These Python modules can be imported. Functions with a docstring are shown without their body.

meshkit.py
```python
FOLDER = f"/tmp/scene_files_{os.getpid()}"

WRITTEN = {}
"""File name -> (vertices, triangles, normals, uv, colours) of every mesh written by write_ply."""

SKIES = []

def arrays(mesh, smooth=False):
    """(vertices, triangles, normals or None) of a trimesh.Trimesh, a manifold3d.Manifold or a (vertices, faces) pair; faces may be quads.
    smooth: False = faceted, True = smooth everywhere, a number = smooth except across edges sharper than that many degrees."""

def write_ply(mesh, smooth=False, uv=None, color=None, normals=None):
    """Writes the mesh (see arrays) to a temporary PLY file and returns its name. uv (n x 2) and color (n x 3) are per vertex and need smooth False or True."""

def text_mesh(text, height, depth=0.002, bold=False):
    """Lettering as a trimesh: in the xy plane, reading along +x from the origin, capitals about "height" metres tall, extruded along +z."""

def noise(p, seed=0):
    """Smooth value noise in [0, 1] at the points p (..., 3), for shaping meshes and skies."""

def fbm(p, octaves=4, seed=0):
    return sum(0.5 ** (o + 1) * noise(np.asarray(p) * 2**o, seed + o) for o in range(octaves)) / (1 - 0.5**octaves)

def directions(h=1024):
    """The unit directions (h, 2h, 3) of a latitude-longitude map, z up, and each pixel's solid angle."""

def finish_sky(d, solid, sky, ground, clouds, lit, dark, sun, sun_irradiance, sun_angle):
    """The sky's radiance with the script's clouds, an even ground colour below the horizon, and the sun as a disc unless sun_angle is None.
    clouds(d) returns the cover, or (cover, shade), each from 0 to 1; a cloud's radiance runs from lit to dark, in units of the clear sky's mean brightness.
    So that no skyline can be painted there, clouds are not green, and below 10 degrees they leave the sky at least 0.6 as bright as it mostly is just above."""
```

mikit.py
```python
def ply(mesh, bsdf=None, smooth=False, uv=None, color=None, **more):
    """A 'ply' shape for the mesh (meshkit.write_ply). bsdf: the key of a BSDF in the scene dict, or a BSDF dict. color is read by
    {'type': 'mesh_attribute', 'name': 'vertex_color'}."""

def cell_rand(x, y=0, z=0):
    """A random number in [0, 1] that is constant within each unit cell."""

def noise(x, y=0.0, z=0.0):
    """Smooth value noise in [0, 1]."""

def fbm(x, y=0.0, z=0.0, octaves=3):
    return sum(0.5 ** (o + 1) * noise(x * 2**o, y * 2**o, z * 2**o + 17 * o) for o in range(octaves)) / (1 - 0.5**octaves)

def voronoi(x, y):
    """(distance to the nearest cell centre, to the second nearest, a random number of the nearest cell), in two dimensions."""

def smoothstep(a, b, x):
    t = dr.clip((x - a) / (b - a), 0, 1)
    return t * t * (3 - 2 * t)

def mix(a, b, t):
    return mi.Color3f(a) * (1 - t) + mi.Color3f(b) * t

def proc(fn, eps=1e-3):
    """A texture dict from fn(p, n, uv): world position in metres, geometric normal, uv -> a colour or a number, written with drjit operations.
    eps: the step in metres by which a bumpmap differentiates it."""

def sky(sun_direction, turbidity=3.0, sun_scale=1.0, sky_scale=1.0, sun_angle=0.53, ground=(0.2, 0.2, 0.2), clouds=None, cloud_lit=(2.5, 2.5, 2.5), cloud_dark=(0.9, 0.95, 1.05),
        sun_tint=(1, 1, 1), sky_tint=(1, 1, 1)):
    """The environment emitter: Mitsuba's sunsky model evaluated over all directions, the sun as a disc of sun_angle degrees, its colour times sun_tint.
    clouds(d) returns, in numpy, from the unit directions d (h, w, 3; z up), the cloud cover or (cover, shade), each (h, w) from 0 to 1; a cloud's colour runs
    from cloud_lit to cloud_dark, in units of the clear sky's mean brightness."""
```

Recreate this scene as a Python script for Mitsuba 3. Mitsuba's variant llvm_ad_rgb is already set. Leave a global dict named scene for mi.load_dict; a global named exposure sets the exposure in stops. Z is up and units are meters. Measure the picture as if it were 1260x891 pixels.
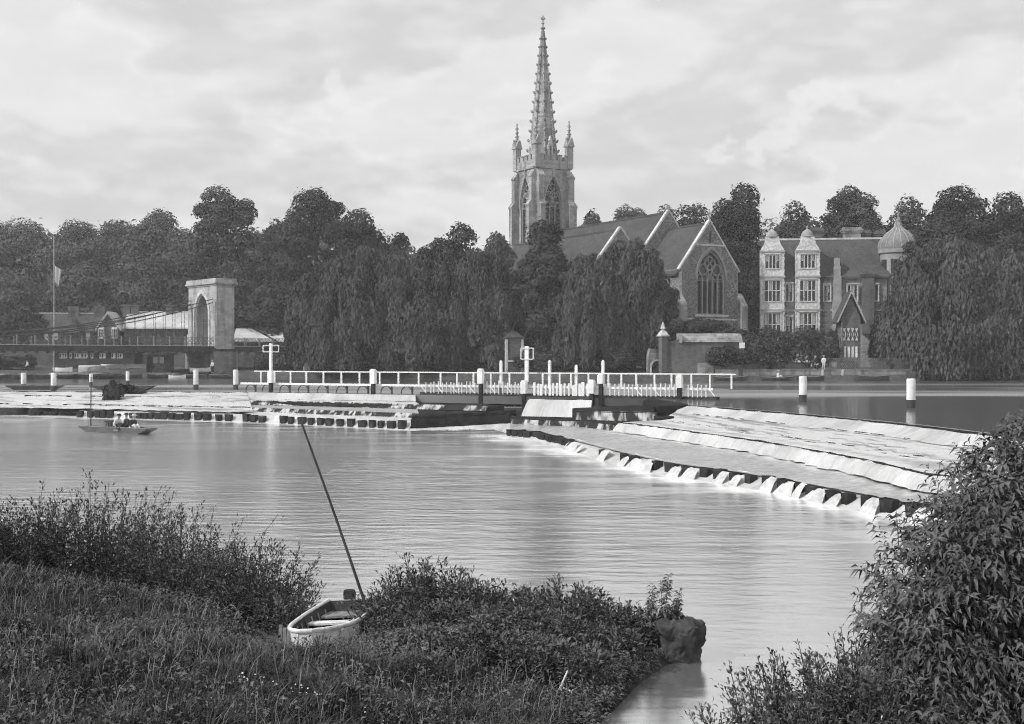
import math, random
import numpy as np, trimesh, shapely
from shapely.geometry import Polygon, Point, LineString, box as sbox
import manifold3d as m3
import drjit as dr, mitsuba as mi
import mikit, meshkit
from mikit import proc, noise, fbm, voronoi, smoothstep

T = mi.ScalarTransform4f
scene, labels = {}, {}
F, CX, HY, ZC = 1520.0, 630.0, 440.0, 4.8          # focal length and horizon in photo pixels, eye height over the weir pool

# ---------------------------------------------------------------- camera, sky, exposure
scene['camera'] = {'type': 'perspective', 'fov': 2 * math.degrees(math.atan(630 / F)), 'fov_axis': 'x', 'near_clip': 0.5, 'far_clip': 2500.0,
                   'to_world': T().look_at(origin=[0, 0, ZC], target=[0, 1, ZC - 5.5 / F], up=[0, 0, 1])}
exposure = 1.3
HAZE = 0.00038
SUN = np.array([-0.83, -0.40, 0.72])


def clouds(d):
    z = np.maximum(d[..., 2], 0)
    q = np.stack([d[..., 0] / (z + 0.35) * 3.2, d[..., 1] / (z + 0.35) * 3.2, z * 9], -1)
    w = meshkit.fbm(q * 0.7 + 11, 3, 5)[..., None] * 1.6
    a = meshkit.fbm(q + w, 6, 3)
    b = meshkit.fbm(q * 3.1 + 7 + w, 5, 9)
    c = meshkit.fbm(q * 6.3 + 3 + 2 * w, 4, 2)
    s = np.clip((a + 0.12 * (b - 0.5) - 0.43) / 0.10, 0, 1)
    s = s * s * (3 - 2 * s)
    edge = np.exp(-((a + 0.12 * (b - 0.5) - 0.425) / 0.014) ** 2)                     # sunlit rims of the billows
    az, el = np.degrees(np.arctan2(d[..., 0], d[..., 1])), np.degrees(np.arcsin(np.clip(d[..., 2], -1, 1)))
    wu, wv = (meshkit.fbm(q * 5.5 + k, 4, 8) - 0.5 for k in (0, 40))
    az, el = az + 3.2 * wu, el + 2.6 * wv
    puff = 0
    for a0, e0, r0 in ((12.3, 9.9, 1.0), (13.2, 10.8, 0.9), (14.2, 11.6, 0.8), (15.2, 11.3, 0.7), (11.2, 9.5, 0.6), (9.6, 9.3, 0.5), (-8.0, 12.3, 0.8), (-7.0, 11.4, 0.6), (4.4, 12.9, 0.6)):
        puff = np.maximum(puff, 1 - np.hypot(az - a0, el - e0) / r0)
    puff = np.clip((puff + 0.8 * (c - 0.5) - 0.05) / 0.30, 0, 1) * 0.8 * np.clip(1 - 0.25 * (a - 0.3), 0, 1)
    shade = 0.38 + 0.42 * s * (0.6 + 0.7 * b) + 0.55 * (b - 0.5) + 0.95 * (c - 0.5) * (0.5 + s) - 0.22 * edge * (b > 0.45)
    return np.ones(z.shape), np.clip(shade * (1 - 0.85 * puff), 0, 1)


scene['air'] = {'type': 'homogeneous', 'albedo': {'type': 'rgb', 'value': [0.95] * 3}, 'sigma_t': {'type': 'rgb', 'value': [HAZE] * 3}}
scene['camera']['medium'] = {'type': 'ref', 'id': 'air'}
scene['haze'] = {'type': 'cube', 'to_world': T().translate([0, 190, 29]).scale([420, 260, 32]), 'bsdf': {'type': 'null'}, 'interior': {'type': 'ref', 'id': 'air'}}
labels['haze'] = {'label': 'thin summer haze over the river', 'kind': 'stuff'}
scene['sky'] = mikit.sky(SUN.tolist(), turbidity=3, sun_angle=1.0, sun_tint=(0.812, 1.0, 1.393), clouds=clouds,
                         cloud_lit=(4.25, 4.25, 4.25), cloud_dark=(3.1, 3.1, 3.1))

# ---------------------------------------------------------------- helpers
def W(px, py, z):                                  # the place at height z that the survey of the photograph puts at (px, py)
    d = (ZC - z) * F / (py - HY)
    return np.array([(px - CX) / F * d, d, z])


def D(px, py, d):
    return np.array([(px - CX) / F * d, d, ZC - (py - HY) / F * d])


def X(px, d):
    return (px - CX) / F * d


def Z(py, d):
    return ZC - (py - HY) * d / F


def numbered(base):
    if base not in USED:
        USED.add(base)
        return base
    k = NEXT.get(base, 1)
    while f'{base}_{k:03d}' in USED:
        k += 1
    NEXT[base] = k + 1
    USED.add(f'{base}_{k:03d}')
    return f'{base}_{k:03d}'


USED, NEXT = set(), {}


def thing(name, label, cat, group=None):
    k = numbered(name)
    labels[k] = {'label': label, 'category': cat}
    if group:
        labels[k]['group'] = group
    return k


class MB:
    def __init__(self):
        self.v, self.f, self.n = [], [], 0

    def add(self, v, f):
        v, f = np.asarray(v, float), np.asarray(f, int)
        if f.shape[1] == 4:
            f = np.vstack([f[:, [0, 1, 2]], f[:, [0, 2, 3]]])
        self.v.append(v)
        self.f.append(f + self.n)
        self.n += len(v)
        return self

    def mesh(self, m):
        return self.add(m.vertices, m.faces)

    def box(self, x0, x1, y0, y1, z0, z1, taper=0.0):
        t = taper
        v = [[x0, y0, z0], [x1, y0, z0], [x1, y1, z0], [x0, y1, z0], [x0 + t, y0 + t, z1], [x1 - t, y0 + t, z1], [x1 - t, y1 - t, z1], [x0 + t, y1 - t, z1]]
        return self.add(v, [[0, 3, 2, 1], [4, 5, 6, 7], [0, 1, 5, 4], [1, 2, 6, 5], [2, 3, 7, 6], [3, 0, 4, 7]])

    def bar(self, a, b, w, h=None):                # a squared bar from a to b, w wide, h deep
        a, b = np.asarray(a, float), np.asarray(b, float)
        h = h or w
        t = (b - a) / max(np.linalg.norm(b - a), 1e-9)
        s = np.cross(t, [0, 0, 1] if abs(t[2]) < 0.95 else [0, 1, 0])
        s /= np.linalg.norm(s)
        u = np.cross(s, t)
        c = [(-1, -1), (1, -1), (1, 1), (-1, 1)]
        v = [p + s * i * w / 2 + u * j * h / 2 for p in (a, b) for i, j in c]
        return self.add(v, [[0, 3, 2, 1], [4, 5, 6, 7], [0, 1, 5, 4], [1, 2, 6, 5], [2, 3, 7, 6], [3, 0, 4, 7]])

    def tube(self, pts, rad, n=6, cap=True):
        v, f = tube(pts, rad, n, cap)
        return self.add(v, f)

    def poly(self, pg, z0, z1):                     # an upright prism over a shapely polygon
        m = trimesh.creation.extrude_polygon(pg, z1 - z0, engine='earcut')
        return self.add(m.vertices + [0, 0, z0], m.faces)

    def slab(self, pg, y0, y1):                    # a polygon of the xz plane, from y0 to y1
        m = trimesh.creation.extrude_polygon(pg, y1 - y0, engine='earcut')
        v = np.stack([m.vertices[:, 0], y1 - m.vertices[:, 2], m.vertices[:, 1]], 1)
        return self.add(v, m.faces)

    def slabx(self, pg, x0, x1):                   # a polygon of the yz plane, from x0 to x1
        m = trimesh.creation.extrude_polygon(pg, x1 - x0, engine='earcut')
        v = np.stack([x0 + m.vertices[:, 2], m.vertices[:, 0], m.vertices[:, 1]], 1)
        return self.add(v, m.faces)

    def get(self):
        return np.vstack(self.v), np.vstack(self.f)

    def put(self, name, bsdf, parent=None, fr=None, smooth=False, **lab):
        v, f = self.get()
        return put(name, (v, f), bsdf, parent, fr, smooth, **lab)


def frame(o, deg=0.0):
    c, s = math.cos(math.radians(deg)), math.sin(math.radians(deg))
    return np.array([[c, -s, 0, o[0]], [s, c, 0, o[1]], [0, 0, 1, o[2]], [0, 0, 0, 1.0]])


def put(name, vf, bsdf, parent=None, fr=None, smooth=False, **lab):
    v, f = vf
    if fr is not None:
        v = v @ fr[:3, :3].T + fr[:3, 3]
    k = numbered(f'{parent}__{name}' if parent else name)
    scene[k] = mikit.ply(trimesh.Trimesh(v, f, process=False), bsdf, smooth)
    if lab:
        labels[k] = lab
    return k


def tube(pts, rad, n=6, cap=True):
    p = np.asarray(pts, float)
    r = np.broadcast_to(np.asarray(rad, float), (len(p),))
    t = np.gradient(p, axis=0)
    t /= np.maximum(np.linalg.norm(t, axis=1, keepdims=True), 1e-9)
    ref = np.array([0, 0, 1.0]) if abs(t[:, 2]).mean() < 0.8 else np.array([0, 1.0, 0])
    s = np.cross(t, ref)
    s /= np.maximum(np.linalg.norm(s, axis=1, keepdims=True), 1e-9)
    u = np.cross(s, t)
    a = np.arange(n) / n * 2 * np.pi
    v = (p[:, None] + r[:, None, None] * (np.cos(a)[None, :, None] * s[:, None] + np.sin(a)[None, :, None] * u[:, None])).reshape(-1, 3)
    i, j = np.meshgrid(np.arange(len(p) - 1), np.arange(n), indexing='ij')
    q = np.stack([i * n + j, i * n + (j + 1) % n, (i + 1) * n + (j + 1) % n, (i + 1) * n + j], -1).reshape(-1, 4)[:, ::-1]
    f = np.vstack([q[:, [0, 1, 2]], q[:, [0, 2, 3]]])
    if cap:
        m = len(v)
        v = np.vstack([v, p[:1], p[-1:]])
        k = np.arange(n)
        f = np.vstack([f, np.stack([k, (k + 1) % n, 0 * k + m], 1), np.stack([(k + 1) % n + m - n, k + m - n, 0 * k + m + 1], 1)])
    return v, f


def lathe(prof, n=16):                              # profile rows (radius, z)
    p = np.asarray(prof, float)
    a = np.arange(n) / n * 2 * np.pi
    v = np.stack([p[:, :1] * np.cos(a), p[:, :1] * np.sin(a), np.repeat(p[:, 1:], n, 1)], -1).reshape(-1, 3)
    i, j = np.meshgrid(np.arange(len(p) - 1), np.arange(n), indexing='ij')
    q = np.stack([i * n + j, i * n + (j + 1) % n, (i + 1) * n + (j + 1) % n, (i + 1) * n + j], -1).reshape(-1, 4)
    return v, np.vstack([q[:, [0, 1, 2]], q[:, [0, 2, 3]]])


def resample(pl, n):
    p = np.asarray(pl, float)
    s = np.r_[0, np.cumsum(np.linalg.norm(np.diff(p, axis=0), axis=1))]
    t = np.linspace(0, s[-1], n)
    return np.stack([np.interp(t, s, p[:, k]) for k in range(p.shape[1])], 1)


def along(pl):
    p = np.asarray(pl, float)
    return np.linalg.norm(np.diff(p, axis=0), axis=1).sum()


def strip(a, b, n, m, disp=0.0, sc=2.0, seed=0, prof=None):   # a sheet between two lines, n along and m across
    A, B = resample(a, n), resample(b, n)
    t = np.linspace(0, 1, m)[None, :, None]
    P = A[:, None] * (1 - t) + B[:, None] * t
    if prof is not None:
        P[..., 2] = A[:, None, 2] + (B[:, None, 2] - A[:, None, 2]) * prof(t[..., 0])
    if disp:
        P[..., 2] += disp * (meshkit.fbm(P * sc, 3, seed) - 0.5) * 2
    i, j = np.meshgrid(np.arange(n - 1), np.arange(m - 1), indexing='ij')
    q = np.stack([i * m + j, (i + 1) * m + j, (i + 1) * m + j + 1, i * m + j + 1], -1).reshape(-1, 4)
    return P.reshape(-1, 3), np.vstack([q[:, [0, 1, 2]], q[:, [0, 2, 3]]])


def arch(cx, w, z0, zs, zt, n=9):                   # a pointed arch: springing zs, apex zt
    h = w / 2
    rise = zt - zs
    R = (h * h + rise * rise) / (2 * h)
    pts = [(cx - h, z0), (cx - h, zs)]
    a1 = math.asin(min(1, rise / R))
    for i in range(1, n + 1):
        a = a1 * i / n
        pts.append((cx - h + R - R * math.cos(a), zs + R * math.sin(a)))
    left = pts
    right = [(2 * cx - x, z) for x, z in reversed(pts[:-1])]
    return Polygon(left + right)


def scaled(fr, k):                                  # the same frame k times as far from the eye point and k times as large
    m = np.diag([k, k, k, 1.0])
    m[2, 3] = ZC * (1 - k)
    return m @ fr


# ---------------------------------------------------------------- materials (the photograph is a monochrome print: greys)
def grey(v):
    return {'type': 'rgb', 'value': [float(v)] * 3}


def diffuse(name, tex, two=True):
    tex = grey(tex) if isinstance(tex, (int, float)) else tex
    b = {'type': 'diffuse', 'reflectance': tex}
    scene[name] = {'type': 'twosided', 'bsdf': b} if two else b
    return name


def glossy(name, tex, rough=0.4, spec=0.5, bump=None, scale=1.0, **more):
    tex = grey(tex) if isinstance(tex, (int, float)) else tex
    b = {'type': 'principled', 'base_color': tex, 'roughness': rough, 'specular': spec, **more}
    if bump is not None:
        b = {'type': 'bumpmap', 'bump': bump, 'scale': scale, 'bsdf': b}
    scene[name] = {'type': 'twosided', 'bsdf': b}
    return name


def col(v):
    return mi.Color3f(v)


def mottled(base, amp, s=1.0, fine=6.0):
    def fn(p, n, uv):
        a = fbm(p.x * s, p.y * s, p.z * s, 3)
        b = noise(p.x * fine, p.y * fine, p.z * fine)
        return col(base * (1 + amp * (1.3 * (a - 0.5) + 0.7 * (b - 0.5)) * 2))
    return proc(fn)


def coursed(base, amp, bw, bh, joint=0.6, streak=0.0):
    def fn(p, n, uv):
        u = dr.select(dr.abs(n.x) > dr.abs(n.y), p.y, p.x)
        r = dr.floor(p.z / bh)
        uu = u / bw + 0.5 * (r - 2 * dr.floor(r / 2))
        k = mikit.cell_rand(uu, r)
        fu, fv = uu - dr.floor(uu), p.z / bh - r
        j = dr.select((fu < 0.06) | (fv < 0.10), joint, 1.0)
        a = fbm(p.x * 0.5, p.y * 0.5, p.z * 0.5, 3)
        g = fbm(p.x * 1.3, p.y * 1.3, p.z * 0.16, 3)
        return col(base * j * (1 + amp * ((k - 0.5) + 1.2 * (a - 0.5))) * (1 - streak * smoothstep(0.45, 0.75, g)))
    return proc(fn)


def flinty(base, lo, cell):
    def fn(p, n, uv):
        u = dr.select(dr.abs(n.x) > dr.abs(n.y), p.y, p.x)
        d1, d2, k = voronoi(u / cell, p.z / cell)
        a = fbm(p.x * 0.6, p.y * 0.6, p.z * 0.6, 3)
        return col(base * (lo + (1 - lo) * smoothstep(0.25, 0.75, k)) * (0.75 + 0.5 * a))
    return proc(fn)


def tiled(base, amp):
    def fn(p, n, uv):
        u = dr.select(dr.abs(n.x) > dr.abs(n.y), p.y, p.x)
        r = dr.floor(p.z / 0.22)
        k = mikit.cell_rand(u / 0.3 + 0.5 * r, r)
        a = fbm(p.x * 0.35, p.y * 0.35, p.z * 0.35, 4)
        return col(base * (1 + amp * (k - 0.5) + 0.7 * (a - 0.5)))
    return proc(fn)


def leafy(base, amp, s):
    def fn(p, n, uv):
        a = noise(p.x * s, p.y * s, p.z * s)
        k = mikit.cell_rand(p.x * 3.1, p.y * 3.1, p.z * 3.1)
        big = noise(p.x * 0.075, p.y * 0.05, p.z * 0.05)
        return col(base * (1 + amp * (a - 0.5) * 1.5 + amp * (k - 0.5) + 0.75 * (big - 0.5)))
    return proc(fn)


diffuse('m_ashlar', coursed(0.46, 0.30, 0.9, 0.38, 0.80, 0.35))       # spire, bridge tower
diffuse('m_ashlar_dark', coursed(0.27, 0.30, 0.9, 0.38, 0.75, 0.4))
diffuse('m_dressed', mottled(0.60, 0.25, 0.8, 3))                        # copings, window dressings
diffuse('m_flint', flinty(0.30, 0.45, 0.16))
diffuse('m_church', coursed(0.42, 0.34, 0.9, 0.38, 0.74, 0.45))
diffuse('m_chequer', flinty(0.76, 0.72, 0.20))
diffuse('m_brick', coursed(0.15, 0.35, 0.5, 0.16, 0.9, 0.3))
diffuse('m_rubble', coursed(0.30, 0.5, 0.7, 0.32, 0.7, 0.5))
diffuse('m_tile', tiled(0.09, 0.35))
diffuse('m_slate', tiled(0.55, 0.25))
diffuse('m_tracery', mottled(0.34, 0.25, 0.8, 3))
diffuse('m_dome', mottled(0.24, 0.25, 1.0, 5))
diffuse('m_lead', mottled(0.40, 0.2, 1.0, 4))
glossy('m_glass', 0.03, 0.08, 0.6)
diffuse('m_blind', 0.65)
glossy('m_white', mottled(0.80, 0.14, 1.2, 5), 0.5)
glossy('m_iron', 0.045, 0.45)
diffuse('m_wet', mottled(0.035, 0.5, 1.5, 6))
diffuse('m_timber', mottled(0.07, 0.4, 2.0, 9))
diffuse('m_oldwood', mottled(0.24, 0.5, 3.0, 14))
diffuse('m_bark', mottled(0.07, 0.5, 3.0, 15))
diffuse('m_cloth_white', 0.75)
diffuse('m_cloth_dark', 0.05)
diffuse('m_skin', 0.42)
diffuse('m_straw', 0.55)
glossy('m_boat_white', mottled(0.66, 0.22, 6, 25), 0.4)
glossy('m_boat_wood', mottled(0.08, 0.4, 4, 20), 0.4)
glossy('m_boat_dark', mottled(0.045, 0.5, 2, 8), 0.4)
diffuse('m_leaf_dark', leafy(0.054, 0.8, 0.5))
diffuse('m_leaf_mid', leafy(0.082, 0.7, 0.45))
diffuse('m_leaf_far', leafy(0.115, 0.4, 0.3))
diffuse('m_leaf_willow', leafy(0.072, 0.7, 0.35))
diffuse('m_canvas', 0.6)
# ---------------------------------------------------------------- land and water
NEAR = Polygon([(-70, 32), (-34, 29.5), (-25, 28), (-15, 27), (-11, 25.9), (-8.2, 24.2), (-6.2, 22.8), (-4.9, 21.9), (-4.2, 20.6), (-3.95, 19.1), (-3.3, 18.5), (-2.7, 18.7), (-2.2, 19.8),
                (-1.7, 21.2), (-0.5, 21.5), (1.0, 20.9), (1.9, 20.3), (2.4, 19.8), (2.05, 19.1), (1.6, 18.2), (1.3, 17.3), (0.95, 16.4), (0.55, 15), (0.4, 12), (1.0, 9.6), (2.2, 9.2), (2.7, 10.6),
                (3.6, 12.6), (5.0, 15.5), (7, 20), (9.4, 26.8), (11.6, 33.6), (13.4, 36.6), (16.5, 41.5), (19.5, 45), (24, 53), (40, 66), (90, 80), (90, -40), (-70, -40)])
shapely.prepare(NEAR)


def near_height(x, y):
    pts = shapely.points(x, y)
    dist = shapely.distance(NEAR.exterior, pts)
    dist = np.where(shapely.contains(NEAR, pts), dist, -dist)
    q = np.stack([x, y, 0 * x], -1)
    t = np.clip((x + 3.4) / 3.6, 0, 1)
    rise = 1.45 * (1 - np.exp(-np.maximum(dist, 0) / 3.6)) * (1 - 0.72 * t * t * (3 - 2 * t)) + 0.14
    z = np.where(dist > 0, rise, 0.14 + dist * 0.55)
    z = z + 0.22 * (meshkit.fbm(q * 0.6, 3, 1) - 0.5) * np.clip(dist + 0.3, 0, 1)
    r = np.hypot(x, y)
    z = z + 1.9 * np.clip(1 - r / 8.5, 0, 1) ** 1.4
    return np.maximum(z + 1.4 * np.clip((x - 13) / 5, 0, 1) * (dist > 0), -1.6)


gx, gy = np.meshgrid(np.r_[np.arange(-70, -14, 1.4), np.arange(-14, 8, 0.4), np.arange(8, 91, 1.4)], np.r_[np.arange(-40, 7, 1.4), np.arange(7, 28, 0.4), np.arange(28, 84, 1.4)], indexing='ij')
gz = near_height(gx.ravel(), gy.ravel())


def sheet(gx, gy, gz):
    n, m = gx.shape
    i, j = np.meshgrid(np.arange(n - 1), np.arange(m - 1), indexing='ij')
    q = np.stack([i * m + j, (i + 1) * m + j, (i + 1) * m + j + 1, i * m + j + 1], -1).reshape(-1, 4)
    return np.stack([gx.ravel(), gy.ravel(), gz.ravel()], 1), np.vstack([q[:, [0, 1, 2]], q[:, [0, 2, 3]]])


diffuse('m_soil', mottled(0.045, 0.5, 1.2, 9))
put('riverbank', sheet(gx, gy, gz), 'm_soil', smooth=True, label='grassy near bank of the river', kind='structure')

SHORE = np.array([(-1600, 260), (-320, 200), (-75, 187), (-40, 182), (-15, 171), (6, 162.8), (60, 162.6), (320, 168), (1600, 240)], float)


def far_height(x, y):
    d = y - np.interp(x, SHORE[:, 0], SHORE[:, 1])
    q = np.stack([x, y, 0 * x], -1)
    t = np.clip((d - 14) / 130, 0, 1)
    hill = (15 + 5 * np.clip(-x / 120, -0.4, 1)) * t * t * (3 - 2 * t)
    return np.where(d > 0, 2.75 + np.clip(d / 10, 0, 1) * 0.5, 2.75 + d * 2.0).clip(-1.5) + np.where(d > 0, hill + 1.2 * (meshkit.fbm(q * 0.03, 3, 4) - 0.5) * t, 0)


fx, fy = np.meshgrid(np.r_[-1600, -1000, -600, np.arange(-400, -150, 25), np.arange(-150, 150, 4), np.arange(150, 401, 25), 600, 1000, 1600],
                     np.r_[np.arange(158, 210, 1.5), np.arange(210, 400, 8), 450, 600, 900, 1400, 2000], indexing='ij')
diffuse('m_turf', mottled(0.09, 0.4, 0.3, 3))
put('hillside', sheet(fx, fy, far_height(fx.ravel(), fy.ravel())), 'm_turf', smooth=True, label='far bank rising to a wooded hill', kind='structure')

# lines of the weir, each at its own height
CREST_L = [(-200, 115), (-60, 111.2), (-45, 110.2), (-22.9, 107.2), (-7.7, 99.2), (3.4, 93.4)]
CREST_R = [(10.9, 77.6), (12.45, 73.6), (15.3, 65.1), (17.8, 54.9), (18.6, 48), (20.4, 43)]
FALL_R = [(8.5, 70.6), (9.7, 64), (12.75, 51.8), (14.2, 44.6), (15.4, 42.2), (17.4, 38.5)]
EDGE_R = [(-0.07, 76.5), (1.8, 74.6), (3.8, 73.6), (6.1, 68.7), (7.5, 64.7), (9.0, 59.5), (10.75, 53.6), (11.8, 48.1), (12.55, 43.8), (12.95, 38.3), (14.2, 36.5)]
TOE_R = [(-0.12, 75.3), (1.7, 72.7), (3.1, 66), (4.35, 60), (5.6, 54.6), (6.6, 51), (7.9, 48.6), (9.5, 45.0), (10.6, 41.6), (11.7, 37.8), (12.7, 35.2)]
FALL_L = [(-60, 107.5), (-45, 106.8), (-22.9, 104.2), (-7.6, 97.6)]
STEP_L = [(-32, 105.4), (-22.6, 102.3), (-14, 97.5), (-6.9, 92.6), (-1.75, 89.6)]
STEP2_L = [(-30, 100.6), (-21.2, 97.2), (-14, 91.6), (-6.5, 86.2)]
TOE_L = [(-60, 104), (-41, 102), (-35, 99.5), (-29.5, 97.3), (-20.2, 93), (-12, 86.5), (-6.8, 82.9)]
ZU = 1.8


def lift(pl, z):
    return [(x, y, z) for x, y in pl]


def off(pl, d):                                     # a line moved sideways by d metres, to the right of its direction
    p = np.asarray(pl, float)
    t = np.gradient(p, axis=0)
    t /= np.linalg.norm(t, axis=1, keepdims=True)
    return p + d * np.stack([t[:, 1], -t[:, 0]], 1)


def seg_dist(p, pl):
    best = mi.Float(1e4)
    for (ax, ay), (bx, by) in zip(pl[:-1], pl[1:]):
        vx, vy = bx - ax, by - ay
        t = dr.clip(((p.x - ax) * vx + (p.y - ay) * vy) / (vx * vx + vy * vy), 0, 1)
        best = dr.minimum(best, dr.square(p.x - ax - t * vx) + dr.square(p.y - ay - t * vy))
    return dr.sqrt(best)


def pool_foam(p):
    d = dr.minimum(seg_dist(p, [TOE_R[0], TOE_R[3], TOE_R[6], TOE_R[10]]), seg_dist(p, [TOE_L[1], TOE_L[4], TOE_L[6], (-0.3, 89.6)]))
    k = fbm(p.x * 0.9, p.y * 0.35, 0.0, 4)
    return dr.minimum(smoothstep(3.0, 0.3, d + 3.0 * (k - 0.5)) * 0.8 + 0.45 * smoothstep(16, 0, d) * smoothstep(0.46, 0.70, fbm(p.x * 0.30, p.y * 0.9, 3.0, 4)), 1)


def pool_colour(p, n, uv):
    return col(0.31 + 0.10 * (fbm(p.x * 0.10, p.y * 0.05, 5.0, 3) - 0.5) + 0.45 * pool_foam(p))


def pool_shine(p, n, uv):
    return 0.74 * (1 - 0.9 * pool_foam(p)) - 0.12 * smoothstep(0.45, 0.7, fbm(p.x * 0.06, p.y * 0.16, 8.0, 3))


def pool_wave(p, n, uv):
    calm = 0.35 + 0.9 * smoothstep(0.3, 0.7, fbm(p.x * 0.07, p.y * 0.045, 2.0, 3))
    near = smoothstep(14, 46, p.y)
    return calm * (0.16 + 0.84 * near) * (1.15 * fbm(p.x * 0.8, p.y * 2.7, 0.0, 3) + 0.34 * fbm(p.x * 4.2, p.y * 6.0, 1.0, 2))


scene['m_pool'] = {'type': 'twosided', 'bsdf': {'type': 'bumpmap', 'bump': proc(pool_wave, 0.02), 'scale': 0.024, 'bsdf': {
    'type': 'blendbsdf', 'weight': proc(pool_shine), 'a': {'type': 'principled', 'base_color': proc(pool_colour), 'roughness': 0.2, 'specular': 0.5},
    'b': {'type': 'roughconductor', 'material': 'none', 'alpha': 0.045, 'specular_reflectance': grey(0.95)}}}}


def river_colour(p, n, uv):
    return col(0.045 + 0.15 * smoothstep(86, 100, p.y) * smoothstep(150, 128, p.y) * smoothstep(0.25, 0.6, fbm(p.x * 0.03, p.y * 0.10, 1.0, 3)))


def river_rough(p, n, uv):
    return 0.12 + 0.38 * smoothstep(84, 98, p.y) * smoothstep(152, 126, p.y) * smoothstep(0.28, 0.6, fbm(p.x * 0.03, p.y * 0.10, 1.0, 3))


def river_wave(p, n, uv):
    return fbm(p.x * 1.1, p.y * 1.6, 0.0, 3)


glossy('m_river', proc(river_colour), proc(river_rough), 0.5, proc(river_wave, 0.02), 0.018)
put('weir_pool', sheet(*np.meshgrid(np.linspace(-260, 60, 9), np.linspace(-70, 118, 9), indexing='ij'), np.zeros(81)), 'm_pool', label='bright rippled water of the pool below the weir', kind='structure')
up = Polygon(CREST_L + [(9.6, 90.4), (10.2, 84)] + CREST_R + [(24, 50), (60, 74), (160, 92), (320, 110), (1600, 150), (1600, 300), (-1600, 300), (-1600, 140)])
b = MB()
b.poly(up, 1.2, ZU)
put('river', b.get(), 'm_river', label='smooth river above the weir', kind='structure')


# ---------------------------------------------------------------- the weir: stepped aprons, stones and falling water
def veil(p, n, uv):
    s = fbm(uv.x * 0.7, uv.y * 0.5, 2.0, 3)
    s2 = fbm(uv.x * 7.0, uv.y * 0.8, 7.0, 3)
    fine = noise(uv.x * 15, uv.y * 6, 1.0)
    return col(0.55 + 0.30 * (s - 0.5) - 0.10 * smoothstep(0.5, 0.85, s2) + 0.08 * (fine - 0.5))


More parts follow.
